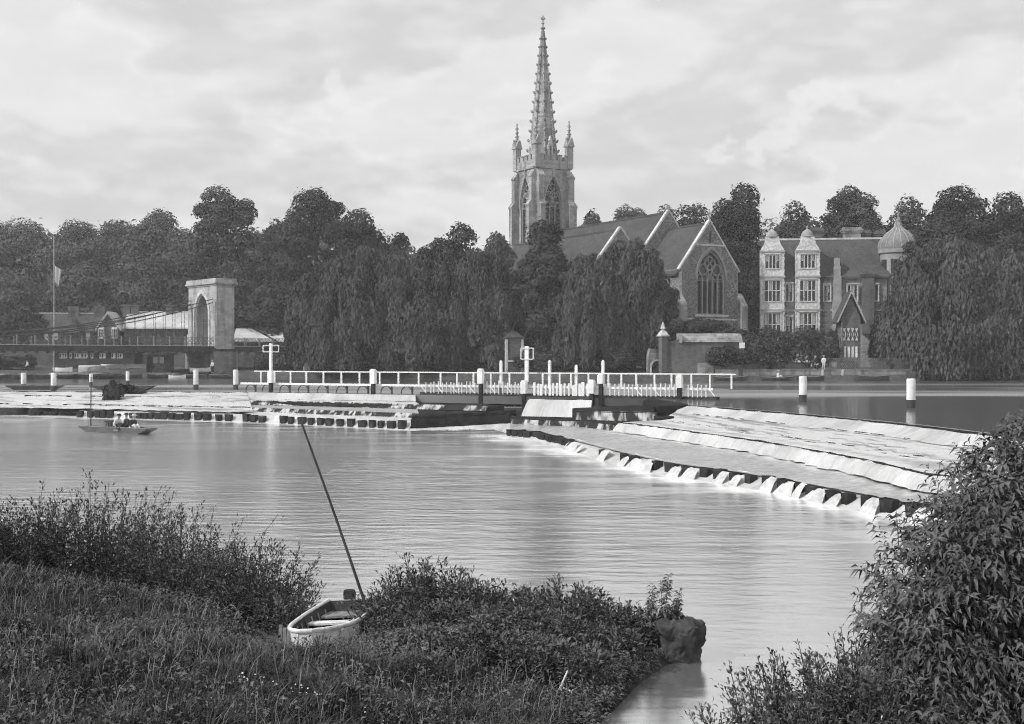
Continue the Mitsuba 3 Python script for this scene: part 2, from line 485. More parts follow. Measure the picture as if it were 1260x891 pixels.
def veil_low(p, n, uv):
    s = fbm(uv.x * 0.35, uv.y * 11.0, 2.0, 4)
    fine = noise(uv.x * 6, uv.y * 30, 1.0)
    return col(0.56 - 0.26 * smoothstep(0.5, 0.72, s) + 0.10 * (fine - 0.5))


def ragged(p, n, uv):
    s = fbm(uv.x * 1.9, uv.y * 0.5, 2.0, 3)
    s2 = fbm(uv.x * 4.5, uv.y * 0.7, 9.0, 3)
    return col(0.04 + 0.5 * smoothstep(0.42, 0.62, s) * smoothstep(0.3, 0.6, s2))


def film(p, n, uv):
    a = fbm(p.x * 0.5, p.y * 0.5, 0.0, 4)
    b = noise(p.x * 6, p.y * 6, 0.0)
    d = dr.minimum(seg_dist(p, FALL_R), seg_dist(p, EDGE_R[3:]))
    k = smoothstep(1.3, 0.1, d + 1.1 * (fbm(p.x * 1.7, p.y * 1.7, 4.0, 3) - 0.45))
    return col(0.29 + 0.16 * (a - 0.5) + 0.12 * (b - 0.5) + 0.24 * k)


diffuse('m_foam', proc(veil))
diffuse('m_foam_low', proc(veil_low))
diffuse('m_ragged', proc(ragged))
diffuse('m_ledge', proc(lambda p, n, uv: col(0.03 + 0.30 * smoothstep(0.5, 0.65, noise(p.x * 3.0, p.z * 0.5, 1.0)))))
diffuse('m_froth', mottled(0.55, 0.3, 1.5, 9))
glossy('m_film', proc(film), 0.35, 0.4, proc(lambda p, n, uv: fbm(p.x * 2.2, p.y * 2.2, 0.0, 3), 0.02), 0.03)


def water_strip(name, a, b, za, zb, bsdf, parent, m=6, disp=0.05, prof=None, step=0.4, kind='stuff', rag=0.0):
    n = max(4, int(along(a) / step))
    if rag:
        b = resample(b, n)
        q = np.stack([b[:, 0], b[:, 1], 0 * b[:, 0]], 1)
        b = off(b, 0) + (off(b, 1.0) - b) * ((meshkit.fbm(q * 1.9, 4, 6) - 0.5) * rag)[:, None]
    v, f = strip(lift(a, za), lift(b, zb), n, m, disp, 1.6, len(name), prof)
    L = along(a)
    u = np.repeat(np.linspace(0, L, n), m)
    w = np.tile(np.linspace(0, 1, m), n)
    k = numbered(f'{parent}__{name}')
    scene[k] = mikit.ply(trimesh.Trimesh(v, f, process=False), bsdf, True, uv=np.stack([u, w], 1))
    labels[k] = {'kind': kind} if kind else {}
    return k


drop = lambda t: t ** 1.7
weir = thing('river_weir', 'long stepped stone weir with white water falling over it', 'weir')
wr = np.random.default_rng(5)


def solid(name, top, z, bsdf='m_wet', z0=-0.6):
    b = MB()
    b.poly(Polygon(top).buffer(0), z0, z)
    return b.put(name, bsdf, weir)


# right arm: crest, first fall, tread, second fall, broad apron, stones
b = MB()
b.add(*strip(lift(CREST_R, 1.815), lift(off(CREST_R, 0.35), 1.80), 60, 3, 0.03, 3))
b.put('crest', 'm_wet', weir)
b = MB()
b.add(*strip(lift(off(CREST_R, -0.02), 1.84), lift(off(CREST_R, -0.30), 1.83), 90, 3, 0.012, 3))
b.put('crest_cap', 'm_tracery', weir)
C0, C1 = resample(off(CREST_R, 0.3), 90), resample(FALL_R, 90)
MID_R = C0 * 0.58 + C1 * 0.42
water_strip('falling_water', C0, MID_R, 1.79, 1.46, 'm_foam', weir, 6, 0.05, lambda t: t ** 0.8, 0.25, rag=0.7)
water_strip('sliding_water', C0 * 0.62 + C1 * 0.38, C1, 1.46, 1.20, 'm_foam_low', weir, 8, 0.04, None, 0.25, rag=1.3)
L0, L1 = resample(off(CREST_R, 0.3), 120), resample(FALL_R, 120)
for q, zz in ((0.42, 1.52), (0.9, 1.245)):
    mid = L0 * (1 - q) + L1 * q
    for a0 in range(0, 118, 5):
        if wr.random() < 0.6:
            seg = mid[a0:a0 + int(wr.integers(3, 6))]
            b = MB()
            b.add(*strip(lift(seg, zz + 0.015), lift(off(seg, 0.04), zz - 0.015), 12, 3, 0.035, 5.0, a0))
            b.put('ledge', 'm_wet', weir, smooth=True)
b = MB()
b.add(*strip(lift(FALL_R, 1.22), lift(EDGE_R[3:], 1.20), 90, 8, 0.02, 2))
b.put('upper_tread', 'm_film', weir, smooth=True)
b = MB()
b.add(*strip(lift(EDGE_R[3:], 1.205), lift(off(EDGE_R[3:], 0.12), 1.16), 120, 3, 0.05, 4))
b.put('step_edge', 'm_wet', weir)
water_strip('falling_water', off(EDGE_R[3:], 0.1), off(EDGE_R[3:], 0.55), 1.17, 0.70, 'm_foam', weir, 6, 0.06, drop, 0.2, rag=0.7)
water_strip('step_face', EDGE_R[:4], off(EDGE_R[:4], 0.12), 1.0, 0.6, 'm_ragged', weir, 5, 0.02, step=0.25, kind=None)
b = MB()
b.add(*strip(lift(off(EDGE_R, 0.1), 0.70), lift(TOE_R, 0.44), 90, 10, 0.025, 2))
b.put('lower_apron', 'm_film', weir, smooth=True)
solid('step', [(-0.07, 76.5), (1.8, 74.6), (3.8, 73.6), (6.1, 68.7), (8.5, 70.6), (8.6, 77), (3.9, 78.5), (-0.1, 80.5)], 1.0)
solid('step', [(3.9, 75.8), (8.65, 73.6), (9.6, 79), (9.4, 86), (3.9, 80)], 1.52)
solid('wing_wall', [(8.5, 74.2), (10.9, 76.8), (11.2, 78.6), (10.6, 84), (9.9, 90), (8.9, 84)], 1.86)
solid('wing_wall', [(8.2, 70.4), (9.3, 70.9), (9.6, 73.4), (8.4, 73.2)], 1.36)
water_strip('spilling_water', [(3.9, 75.85), (8.65, 73.65)], [(3.9, 75.5), (8.6, 73.3)], 1.54, 1.0, 'm_ragged', weir, 5, 0.02, step=0.25)

# left arm
b = MB()
b.add(*strip(lift(CREST_L[:4], 1.815), lift(off(CREST_L[:4], 0.4), 1.80), 200, 3, 0.05, 1.5))
b.put('crest', 'm_wet', weir)
water_strip('falling_water', off(CREST_L[1:4], 0.35), off(TOE_L[:5], -1.2), 1.79, 0.62, 'm_foam_low', weir, 26, 0.09, lambda t: t * 0.75 + 0.25 * t + 0.035 * np.sin(t * 19))
for q, zz in ((0.3, 1.36), (0.55, 1.02), (0.78, 0.78)):
    L0, L1 = resample(off(CREST_L[1:4], 0.35), 160), resample(off(TOE_L[:5], -1.2), 160)
    mid = L0 * (1 - q) + L1 * q
    for a0 in range(0, 158, 8):
        if wr.random() < 0.85:
            seg = mid[a0:a0 + int(wr.integers(4, 9))]
            b = MB()
            b.add(*strip(lift(seg, zz + 0.15), lift(off(seg, 0.2), zz - 0.13), 14, 4, 0.06, 2.0, a0))
            b.put('ledge', 'm_ledge', weir, smooth=True)
water_strip('falling_water', off(CREST_L[3:5], 0.1), FALL_L[2:4], 1.79, 1.32, 'm_foam', weir, 7, 0.05, lambda t: t ** 0.8)
water_strip('white_water', FALL_L[2:4], STEP_L[1:4], 1.31, 1.28, 'm_foam', weir, 5, 0.03)
water_strip('step_face', STEP_L, off(STEP_L, 0.3), 1.29, 0.94, 'm_ragged', weir, 5, 0.02, step=0.3, kind=None)
b = MB()
b.add(*strip(lift(off(STEP_L[:4], 0.3), 0.93), lift(STEP2_L, 0.90), 70, 6, 0.03, 2))
b.put('middle_tread', 'm_film', weir, smooth=True)
water_strip('step_face', STEP2_L, off(STEP2_L, 0.3), 0.90, 0.60, 'm_ragged', weir, 5, 0.02, step=0.3, kind=None)
water_strip('white_water', off(STEP2_L[1:], 0.3), off(TOE_L[4:], -0.4), 0.60, 0.50, 'm_foam', weir, 5, 0.03)
solid('step', [(-22.6, 102.3), (-6.9, 92.6), (-1.75, 89.6), (-0.6, 93), (-7.7, 98.6), (-22.9, 106)], 1.22)
solid('step', [(-6.5, 86.2), (-6.75, 83.0), (-0.3, 90.0), (0.3, 93.2), (-1.7, 89.4), (-6.9, 92.4), (-7.4, 88)], 0.88)
water_strip('step_face', [(-6.8, 82.85), (-0.25, 89.95)], [(-6.75, 82.75), (-0.15, 89.85)], 0.66, 0.0, 'm_wet', weir, 4, 0.0, kind=None)
# the open sluice: a white sheet between the piers
water_strip('sluice_water', [(1.3, 93.2), (5.9, 91.0)], [(0.6, 91.4), (5.6, 88.6)], 1.66, 0.25, 'm_foam', weir, 9, 0.08, lambda t: t ** 1.3)
water_strip('sluice_water', [(0.2, 91.6), (5.7, 88.8)], [(-0.3, 84.5), (3.5, 79.5)], 0.22, 0.03, 'm_foam', weir, 9, 0.12)
water_strip('white_water', [(-7.0, 82.4), (-0.2, 89.6), (1.0, 86)], [(-6.6, 80.4), (-1.2, 82), (-0.3, 77.5)], 0.03, 0.02, 'm_foam', weir, 9, 0.05)


def stones(line, zt, outward, skip, veil_out, seed):
    r = np.random.default_rng(seed)
    L = along(line)
    p = resample(line, int(L * 20))
    t = np.gradient(p, axis=0)
    t /= np.linalg.norm(t, axis=1, keepdims=True)
    s, fan = 0.2, MB()
    while s < L - 0.6:
        w = r.uniform(0.42, 0.72)
        i = min(len(p) - 1, int((s + w / 2) / L * len(p)))
        c, tt = p[i], t[i]
        nn = np.array([tt[1], -tt[0]]) * outward
        if not skip(c, r):
            h = zt - 0.05 + r.uniform(-0.06, 0.05)
            o = r.uniform(0.34, 0.46)
            ang = math.degrees(math.atan2(tt[1], tt[0])) + r.normal(0, 4)
            fr = frame([*(c + nn * (o - 0.17)), 0], ang)
            m = m3.Manifold.hull_points([[x * w / 2 * r.uniform(0.88, 1.0) * (0.74 if z < 0 else 1.0), y * 0.17 * r.uniform(0.9, 1), (-0.3 if z < 0 else h) + r.normal(0, 0.015)]
                                           for x in (-1, -0.8, 0.8, 1) for y in (-1, -0.8, 0.8, 1) for z in (-1, 1)])
            g = m.to_mesh()
            put('stone', (np.array(g.vert_properties[:, :3], float), np.array(g.tri_verts)), 'm_wet', weir, fr)
        gap = r.uniform(0.22, 0.5) if veil_out < 0.5 and c[0] > -25 else (0.45 if r.random() < 0.22 else r.uniform(0.04, 0.16)) if veil_out < 0.5 else r.uniform(0.3, 0.75) * (0.2 if c[1] > 65 else 1.5 if c[1] > 52 else 1.0)
        i = min(len(p) - 1, int((s + w + gap / 2) / L * len(p)))
        c, tt = p[i], t[i]
        nn = np.array([tt[1], -tt[0]]) * outward
        g0, g1 = gap / 2, gap / 2 + (0.12 if veil_out < 0.5 else r.uniform(0.02, 0.3))
        u = np.linspace(0, 1, 7)
        zf = zt * r.uniform(0.72, 1.0)
        g1 *= r.uniform(0.8, 1.5)
        A = [(*(c - tt * (g0 + (g1 - g0) * q) + nn * (0.28 + 0.42 * q)), zf * (1 - q ** 1.6) - 0.02 * q) for q in u]
        B = [(*(c + tt * (g0 + (g1 - g0) * q) + nn * (0.28 + 0.42 * q)), zf * (1 - q ** 1.6) - 0.02 * q) for q in u]
        if veil_out > 0.5 and c[1] < 65 and r.random() < 0.8:
            fan.add(*strip(A, B, 7, 5, 0.05, 5.0, int(s * 10)))
        s += w + gap
    if fan.n:
        fan.put('water_fan', 'm_froth', weir, smooth=True, kind='stuff')
    n = int(L / 0.2)
    outl = off(line, veil_out * outward)
    water_strip('falling_water', off(line, -0.25 * outward), outl, zt - 0.04, -0.04, 'm_foam', weir, 8, 0.04, lambda t: 1 - (1 - t) ** 1.6, 0.2)


stones(TOE_R, 0.50, 1, lambda c, r: 52 < c[1] < 65 and r.random() < 0.6, 0.85, 3)
stones(TOE_L[4:], 0.58, 1, lambda c, r: r.random() < 0.12, 0.42, 4)
stones(TOE_L[2:5], 0.56, 1, lambda c, r: (-31.5 < c[0] < -30), 0.45, 6)
# rough boulders at the far end of the left arm
for i, px in enumerate([18, 25, 33, 42, 52, 60, 68, 80, 90, 98, 106]):
    c = W(px, 508.2, 0.12 + 0.1 * wr.random())
    m = trimesh.creation.icosphere(2, 1.0)
    m.vertices *= [wr.uniform(0.45, 0.85), 0.5, wr.uniform(0.3, 0.5)]
    m.vertices *= (0.8 + 0.5 * meshkit.fbm(m.vertices * 2 + i * 5, 3, 2))[:, None]
    put('boulder', (m.vertices + c, m.faces), 'm_wet', weir)

# ---------------------------------------------------------------- the walkway over the weir
A0, B0 = np.array([-22.7, 108.0]), np.array([15.6, 88.0])
wk = frame([A0[0], A0[1], 0], math.degrees(math.atan2(-20.0, 38.3)))
WL = float(np.linalg.norm(B0 - A0))
ct, st = 38.3 / WL, -20.0 / WL


def S(px):
    k = (px - CX) / F
    return (k * 108.0 + 22.7) / (ct - k * st)


walk = thing('weir_walkway', 'white railed timber walkway crossing the head of the weir', 'footbridge')
b = MB()
for a, c in zip(np.linspace(0, WL, 9)[:-1], np.linspace(0, WL, 9)[1:]):
    b.box(a, c - 0.02, -0.45, 0.5, 2.47, 2.54)
b.put('deck', 'm_oldwood', walk, wk)
b = MB()
b.box(-0.9, S(880), -0.52, -0.45, 2.46, 2.63)
b.put('edge_beam', 'm_white', walk, wk)
b = MB()
b.box(-0.1, S(903), 0.36, 0.45, 3.55, 3.64)
b.put('handrail', 'm_white', walk, wk)
for px in [317.5, 334.5, 354, 373.4, 394.5, 416.6, 439, 464, 487, 512, 539, 559.2, 579.5, 601, 624, 645, 665, 686, 700, 721.5, 746, 762, 780.4, 803, 824, 848.4, 871.4, 898]:
    s = S(px)
    b = MB()
    b.box(s - 0.055, s + 0.055, 0.35, 0.46, 2.54, 3.55)
    b.put('rail_post', 'm_white', walk, wk)
for x in (38, 112, 193, 277, 365, 452, 548, 655, 748):
    s = S(300 + 0.27 * x)
    a = np.linspace(-0.25, math.pi + 0.25, 13)
    b = MB()
    b.tube(np.stack([s + 0.52 * np.cos(a), 0 * a - 0.2, 1.93 + 0.52 * np.sin(a)], 1), 0.045, 5)
    b.box(s + 0.48, s + 0.60, -0.26, -0.14, 1.6, 2.47)
    b.put('support_hoop', 'm_iron', walk, wk)
b = MB()
b.box(S(520), S(655), -0.45, 0.3, 1.35, 2.02)
b.box(S(738), S(884), -0.45, 0.3, 1.30, 1.98)
b.put('sill_beam', 'm_timber', walk, wk)
b = MB()
b.box(S(655), S(738), -0.5, 0.0, 1.72, 2.0)
b.put('sill_beam', 'm_timber', walk, wk)
for px in np.linspace(525, 880, 15):
    if not 652 < px < 742:
        b = MB()
        b.box(S(px) - 0.09, S(px) + 0.09, -0.58, -0.46, 1.0, 1.95)
        b.put('pile', 'm_timber', walk, wk)
for px in np.r_[np.linspace(529, 648, 25), np.linspace(749, 872, 23)]:
    b = MB()
    s = S(px) + wr.normal(0, 0.03)
    b.box(s - 0.03, s + 0.03, -0.62, -0.55, 1.95, 2.86 + wr.normal(0, 0.06))
    b.put('picket', 'm_white', walk, wk)
for px in np.linspace(662, 727, 15):
    b = MB()
    s = S(px) + wr.normal(0, 0.03)
    w = wr.uniform(0.06, 0.12)
    b.box(s - w, s + w, -0.64, -0.56, 1.9, 2.80 + wr.normal(0, 0.08))
    b.put('paddle_board', 'm_white', walk, wk)
for px in (523, 543, 561, 582, 608, 628, 786, 808, 838, 876):
    s = S(px)
    b = MB()
    b.bar((s, -0.56, 2.5), (s + 0.42, -0.56, 2.03), 0.10, 0.06)
    b.put('brace', 'm_white', walk, wk)
for px, y0, y1 in ((341, 456, 471), (466.5, 454, 472), (598, 453.5, 472), (651, 468, 484), (734, 467, 484), (745, 460, 472), (841, 461, 477)):
    s = S(px)
    d = 108 + st * s
    b = MB()
    b.box(s - 0.22, s + 0.22, -1.06, -0.68, Z(y1, d), Z(y0, d) - 0.08)
    b.box(s - 0.17, s + 0.17, -1.02, -0.72, Z(y0, d) - 0.08, Z(y0, d))
    k = b.put('square_post', 'm_white', walk, wk)
    b = MB()
    b.box(s - 0.14, s + 0.14, -0.98, -0.72, 0.6, Z(y1, d))
    b.put('post_foot', 'm_wet', k, wk)
for px, y0 in ((612, 443.5), (672, 443), (705, 449), (738, 443)):
    s = S(px)
    d = 108 + st * s
    b = MB()
    b.box(s - 0.1, s + 0.1, 0.52, 0.7, 1.7, Z(y0, d) - 0.1)
    b.box(s - 0.07, s + 0.07, 0.55, 0.67, Z(y0, d) - 0.1, Z(y0, d))
    b.put('tall_stake', 'm_white', walk, wk)
for i, (px, y0, y1, fx0, fx1, fy0, fy1) in enumerate(((338, 422.5, 457, 330, 349, 425, 433), (652, 426, 470, 646, 661, 428.5, 442))):
    s = S(px)
    d = 108 + st * s
    t = thing('signal_post', ('tall white post carrying a hollow flat frame, where the railing starts', 'tall white post carrying a hollow square frame, in the middle of the walkway')[i], 'post')
    b = MB()
    h_ = (0.11, 0.14)[i]
    b.box(s - h_, s + h_, -0.62, -0.42, Z(y1, d), Z(y0, d))
    b.put('post', 'm_white', t, wk)
    b = MB()
    x0, x1, z0, z1 = S(fx0), S(fx1), Z(fy1, d), Z(fy0, d)
    for p, q in (((x0, z0), (x1, z0)), ((x0, z1), (x1, z1)), ((x0, z0), (x0, z1)), ((x1, z0), (x1, z1))):
        b.bar((p[0], -0.68, p[1]), (q[0], -0.68, q[1]), 0.055)
    b.put('frame', 'm_white', t, wk)

# ---------------------------------------------------------------- white piles standing in the river
PILES = [(29, 459, 479), (66, 459, 481), (112, 460, 476), (157, 457, 474), (241, 455, 479.5), (290, 455, 479.5), (988, 463, 494.5), (1121, 466, 502)]
WHERE = ['white river pile, the one furthest from the walkway', 'white river pile with a black foot, near the moored dark punt', 'slim white river pile in front of the capsized boats', 'slim white river pile beside the brush on the weir',
         'white river pile in front of the bridge tower', 'white river pile nearest to the railed end of the walkway', 'white river pile with a black band, between walkway and broad pile',
         'broad white river pile close to the large near bush']
for (px, y0, y1), lab in zip(PILES, WHERE):
    d = (ZC - ZU) * F / (y1 - HY)
    x, zt = X(px, d), Z(y0, d)
    w = 0.24 if px < 900 else 0.27
    if px in (112, 157):
        w = 0.19
    t = thing('river_pile', lab, 'pile', 'white piles in the river')
    b = MB()
    b.add(*tube([(x, d, 2.28), (x, d, zt - 0.05), (x, d, zt)], [w, w, w * 0.85], 12))
    b.put('post', 'm_white', t, smooth=40)
    b = MB()
    b.add(*tube([(x, d, 0.8), (x, d, 2.28)], w * 1.01, 12))
    b.put('black_foot', 'm_iron', t, smooth=40)
# ---------------------------------------------------------------- the church
ch = thing('church', 'tall stone church with a crocketed spire, pinnacled tower and flint east gable', 'church')
cf = scaled(frame([24.4, 152.0, 0], 30.0), 1.2)
GZ = 3.0


def roof(name, parent, fr, ridge, e0, e1, y0, y1, bsdf, th=0.22):
    """ridge (x, z) and the two eaves (x, z); the slopes run from y0 to y1."""
    b = MB()
    pg = Polygon([(e0[0], e0[1]), ridge, (e1[0], e1[1]), (e1[0], e1[1] - th), (ridge[0], ridge[1] - th * 1.5), (e0[0], e0[1] - th)])
    b.slab(pg, y0, y1)
    k = b.put(name, bsdf, parent, fr)
    b = MB()
    b.box(ridge[0] - 0.14, ridge[0] + 0.14, y0, y1, ridge[1] - 0.08, ridge[1] + 0.14)
    b.put('ridge_tiles', 'm_tile', k, fr)
    return k


def coping(parent, fr, apex, e0, e1, y, w=0.5):
    for e in (e0, e1):
        b = MB()
        d = np.array([e[0] - apex[0], e[1] - apex[1]], float)
        d /= np.linalg.norm(d)
        b.bar((apex[0], y, apex[1] + 0.2), (e[0] + d[0] * 0.2, y, e[1] + d[1] * 0.2 + 0.2), w, 0.22)
        b.put('coping', 'm_dressed', parent, fr)


def traceried(parent, name, fr, cx, y, w, z0, zs, zt, lights, depth=0.45, circles=True):
    """Glass, jambs, mullions and the stone rings in the head of a pointed window; y is the wall's outer face."""
    outer = arch(cx, w, z0, zs, zt)
    inner = arch(cx, w - 0.30, z0 + 0.1, zs, zt - 0.2)
    b = MB()
    b.slab(outer.difference(inner), y + 0.12, y + 0.34)
    k = b.put(name, 'm_tracery', parent, fr)
    lw = (w - 0.30) / lights
    b = MB()
    b.slab(arch(cx, w - 0.26, z0 + 0.08, zs, zt - 0.18), y + depth, y + depth + 0.06)
    b.put('pane', 'm_glass', k, fr)
    zl = zs - 0.1 if circles else zt - 0.3
    for i in range(1, lights):
        x = cx - (w - 0.3) / 2 + i * lw
        b = MB()
        b.box(x - 0.075, x + 0.075, y + 0.16, y + 0.40, z0 + 0.1, zl)
        b.put('mullion', 'm_tracery', k, fr)
    if circles:
        b = MB()
        for i in range(lights):
            x = cx - (w - 0.3) / 2 + (i + 0.5) * lw
            a = arch(x, lw, zl - 0.3, zl - 0.05, zl + lw * 0.8)
            b.slab(a.difference(a.buffer(-0.07)).intersection(inner), y + 0.16, y + 0.36)
        R = (zt - zs) * 0.26
        head = Point(cx, zs + (zt - zs) * 0.52).buffer(R, 8)
        ring = [head.difference(head.buffer(-0.09))]
        for s in (-1, 1):
            c = Point(cx + s * w * 0.24, zs + (zt - zs) * 0.30).buffer(R * 0.8, 8)
            ring.append(c.difference(c.buffer(-0.08)))
            a = arch(cx + s * w * 0.25, w * 0.46, zs - 0.2, zs, zs + (zt - zs) * 0.52)
            ring.append(a.difference(a.buffer(-0.08)))
        for i in range(4):
            c = Point(cx + R * 0.48 * math.cos(i * math.pi / 2), zs + (zt - zs) * 0.52 + R * 0.48 * math.sin(i * math.pi / 2)).buffer(R * 0.42, 6)
            ring.append(c.difference(c.buffer(-0.06)))
        g = shapely.union_all(ring).intersection(inner)
        for p in getattr(g, 'geoms', [g]):
            if p.area > 0.01 and p.geom_type == 'Polygon':
                b.slab(p, y + 0.17, y + 0.35)
        b.put('tracery', 'm_tracery', k, fr)
    return k


# chancel: the flint gable that looks over the river, with its great window
gable = Polygon([(-4.4, GZ), (4.4, GZ), (4.4, 15.6), (0, 21.5), (-4.4, 15.6)])
win = arch(0.1, 4.3, 10.1, 14.6, 18.0)
slit = arch(0, 0.36, 18.9, 20.0, 20.5, 4)
b = MB()
b.slab(gable.difference(win).difference(slit), 0, 0.8)
east = b.put('east_wall', 'm_flint', ch, cf)
k = traceried(ch, 'east_window', cf, 0.1, 0, 4.3, 10.1, 14.6, 18.0, 5)
b = MB()
b.slab(arch(0.1, 4.95, 14.4, 14.5, 18.5).difference(arch(0.1, 4.45, 14.3, 14.5, 18.12)), -0.14, 0.1)
b.put('hood_mould', 'm_tracery', k, cf)
b = MB()
b.box(-2.5, 2.7, -0.2, 0.3, 9.8, 10.08)
b.put('sill', 'm_dressed', k, cf)
b = MB()
b.box(-0.3, 0.3, 0.45, 0.5, 18.8, 20.6)
b.put('gable_slit', 'm_glass', ch, cf)
for z, x in ((18.62, 2.1), (9.5, 4.45)):
    b = MB()
    b.box(-x, x, -0.1, 0.05, z - 0.1, z + 0.1)
    b.put('string_course', 'm_dressed', east, cf)
b = MB()
b.box(-4.4, -3.6, 0.802, 9, GZ, 15.6)
b.box(3.6, 4.4, 0.802, 9, GZ, 15.6)
b.put('chancel_wall', 'm_flint', ch, cf)
roof('chancel_roof', ch, cf, (0, 21.35), (-4.75, 15.0), (4.75, 15.0), 0.62, 8.3, 'm_tile')
coping(ch, cf, (0, 21.5), (-4.6, 15.45), (4.6, 15.45), 0.3)
b = MB()
b.box(-0.09, 0.09, 0.22, 0.4, 21.6, 23.1)
b.box(-0.38, 0.38, 0.23, 0.39, 22.45, 22.65)
b.put('gable_cross', 'm_dressed', ch, cf)
for s in (-1, 1):
    b = MB()
    x = s * 4.75
    b.slabx(Polygon([(-1.4, GZ), (-1.4, 7.2), (-0.9, 8.4), (-0.9, 11.2), (0.3, 12.8), (0.3, GZ)]), x - 0.5, x + 0.5)
    b.put('buttress', 'm_church', ch, cf)
# nave and the aisle beside it
b = MB()
b.slab(Polygon([(-4.3, GZ), (4.3, GZ), (4.3, 18.2), (0, 23.6), (-4.3, 18.2)]), 8.3, 8.95)
b.slab(Polygon([(-4.3, GZ), (4.3, GZ), (4.3, 18.2), (0, 23.6), (-4.3, 18.2)]), 36.2, 36.8)
b.box(-4.3, -3.7, 8.952, 36.2, GZ, 18.2)
b.box(3.7, 4.3, 8.952, 36.2, GZ, 18.2)
b.put('nave_wall', 'm_flint', ch, cf)
roof('nave_roof', ch, cf, (0, 23.5), (-4.6, 17.6), (4.6, 17.6), 8.9, 36.6, 'm_tile')
coping(ch, cf, (0, 23.6), (-4.4, 17.9), (4.4, 17.9), 8.6)
b = MB()
b.box(-0.12, 0.12, 8.5, 8.72, 23.6, 24.2)
b.box(-0.3, 0.3, 8.5, 8.72, 24.0, 24.5)
b.put('gable_finial', 'm_dressed', ch, cf)
b = MB()
aw = Polygon([(-11.2, GZ), (-4.32, GZ), (-4.32, 17.6), (-7.2, 21.1), (-11.2, 16.2)])
b.slab(aw, 8.8, 9.4)
b.slab(aw, 35.4, 36)
b.box(-11.2, -10.6, 9.402, 35.4, GZ, 16.2)
b.put('aisle_wall', 'm_flint', ch, cf)
roof('aisle_roof', ch, cf, (-7.2, 21.0), (-11.6, 15.6), (-4.0, 17.4), 9.3, 35.8, 'm_tile')
coping(ch, cf, (-7.2, 21.1), (-11.4, 15.9), (-4.35, 17.6), 9.1)

# tower: four walls with tall pointed belfry openings, stepped corner buttresses, battlements and pinnacles
TX, TY, TH = 0.0, 39.5, 2.95
tower = ch + '__tower'
USED.add(tower)
for side in range(4):
    fr = cf @ frame([TX, TY, 0], 90.0 * side)
    opening = arch(0, 3.0, 17.5, 27.4, 31.6)
    wid = TH if side % 2 == 0 else TH - 0.72
    b = MB()
    b.slab(sbox(-wid, GZ, wid, 33.0).difference(opening), -TH, -TH + 0.7)
    k = b.put('wall', 'm_church', tower, fr)
    traceried(tower, 'belfry_window', fr, 0, -TH + 0.08, 3.0, 17.5, 27.4, 31.6, 3, 0.42)
    b = MB()
    for z in np.arange(19, 29.5, 0.55):
        b.bar((-1.35, -TH + 0.42, z), (1.35, -TH + 0.42, z), 0.05, 0.30)
    b.put('louvre', 'm_timber', tower, fr, kind='stuff')
    b = MB()
    b.slab(arch(0, 3.5, 27.2, 27.4, 32.2).difference(arch(0, 3.1, 27.1, 27.4, 31.75)), -TH - 0.16, -TH + 0.05)
    b.slab(Polygon([(-0.28, 31.6), (0.28, 31.6), (0.10, 32.6), (0.22, 33.0), (-0.22, 33.0), (-0.10, 32.6)]), -TH - 0.24, -TH + 0.02)
    b.put('hood_mould', 'm_church', tower, fr)
    b = MB()
    b.box(-TH - 0.2, TH + 0.2, -TH - 0.22, -TH + 0.1, 32.85, 33.2)
    b.put('cornice', 'm_church', tower, fr)
    b = MB()
    b.box(-TH + 0.35, TH - 0.35, -TH - 0.1, -TH + 0.2, 33.2, 34.15)
    b.put('parapet', 'm_church', tower, fr)
    for i in range(5):
        x = -TH + 0.62 + i * (2 * TH - 1.24) / 4
        b = MB()
        b.box(x - 0.33, x + 0.33, -TH - 0.1, -TH + 0.2, 34.15, 34.85)
        b.box(x - 0.38, x + 0.38, -TH - 0.16, -TH + 0.26, 34.85, 35.0)
        b.put('merlon', 'm_church', tower, fr)
    for s in (-1, 1):
        x = s * (TH - 0.45)
        b = MB()
        b.slabx(Polygon([(-TH - 1.25, GZ), (-TH - 1.25, 27.2), (-TH - 0.8, 28.0), (-TH - 0.8, 31.6), (-TH - 0.3, 32.6), (-TH + 0.1, 32.6), (-TH + 0.1, GZ)]), x - 0.42, x + 0.42)
        b.put('buttress', 'm_church', tower, fr)
        b = MB()
        for z, y in ((27.45, 1.36), (31.75, 0.9)):
            b.slabx(Polygon([(-TH - y, z - 0.25), (-TH - y, z), (-TH - y + 0.5, z + 0.62), (-TH - y + 0.6, z - 0.25)]), x - 0.5, x + 0.5)
        b.put('set_off', 'm_church', tower, fr, kind='stuff')
b = MB()
b.box(-TH + 0.3, TH - 0.3, TY - TH + 0.3, TY + TH - 0.3, 32.6, 33.4)
b.put('tower_roof', 'm_lead', tower, cf)
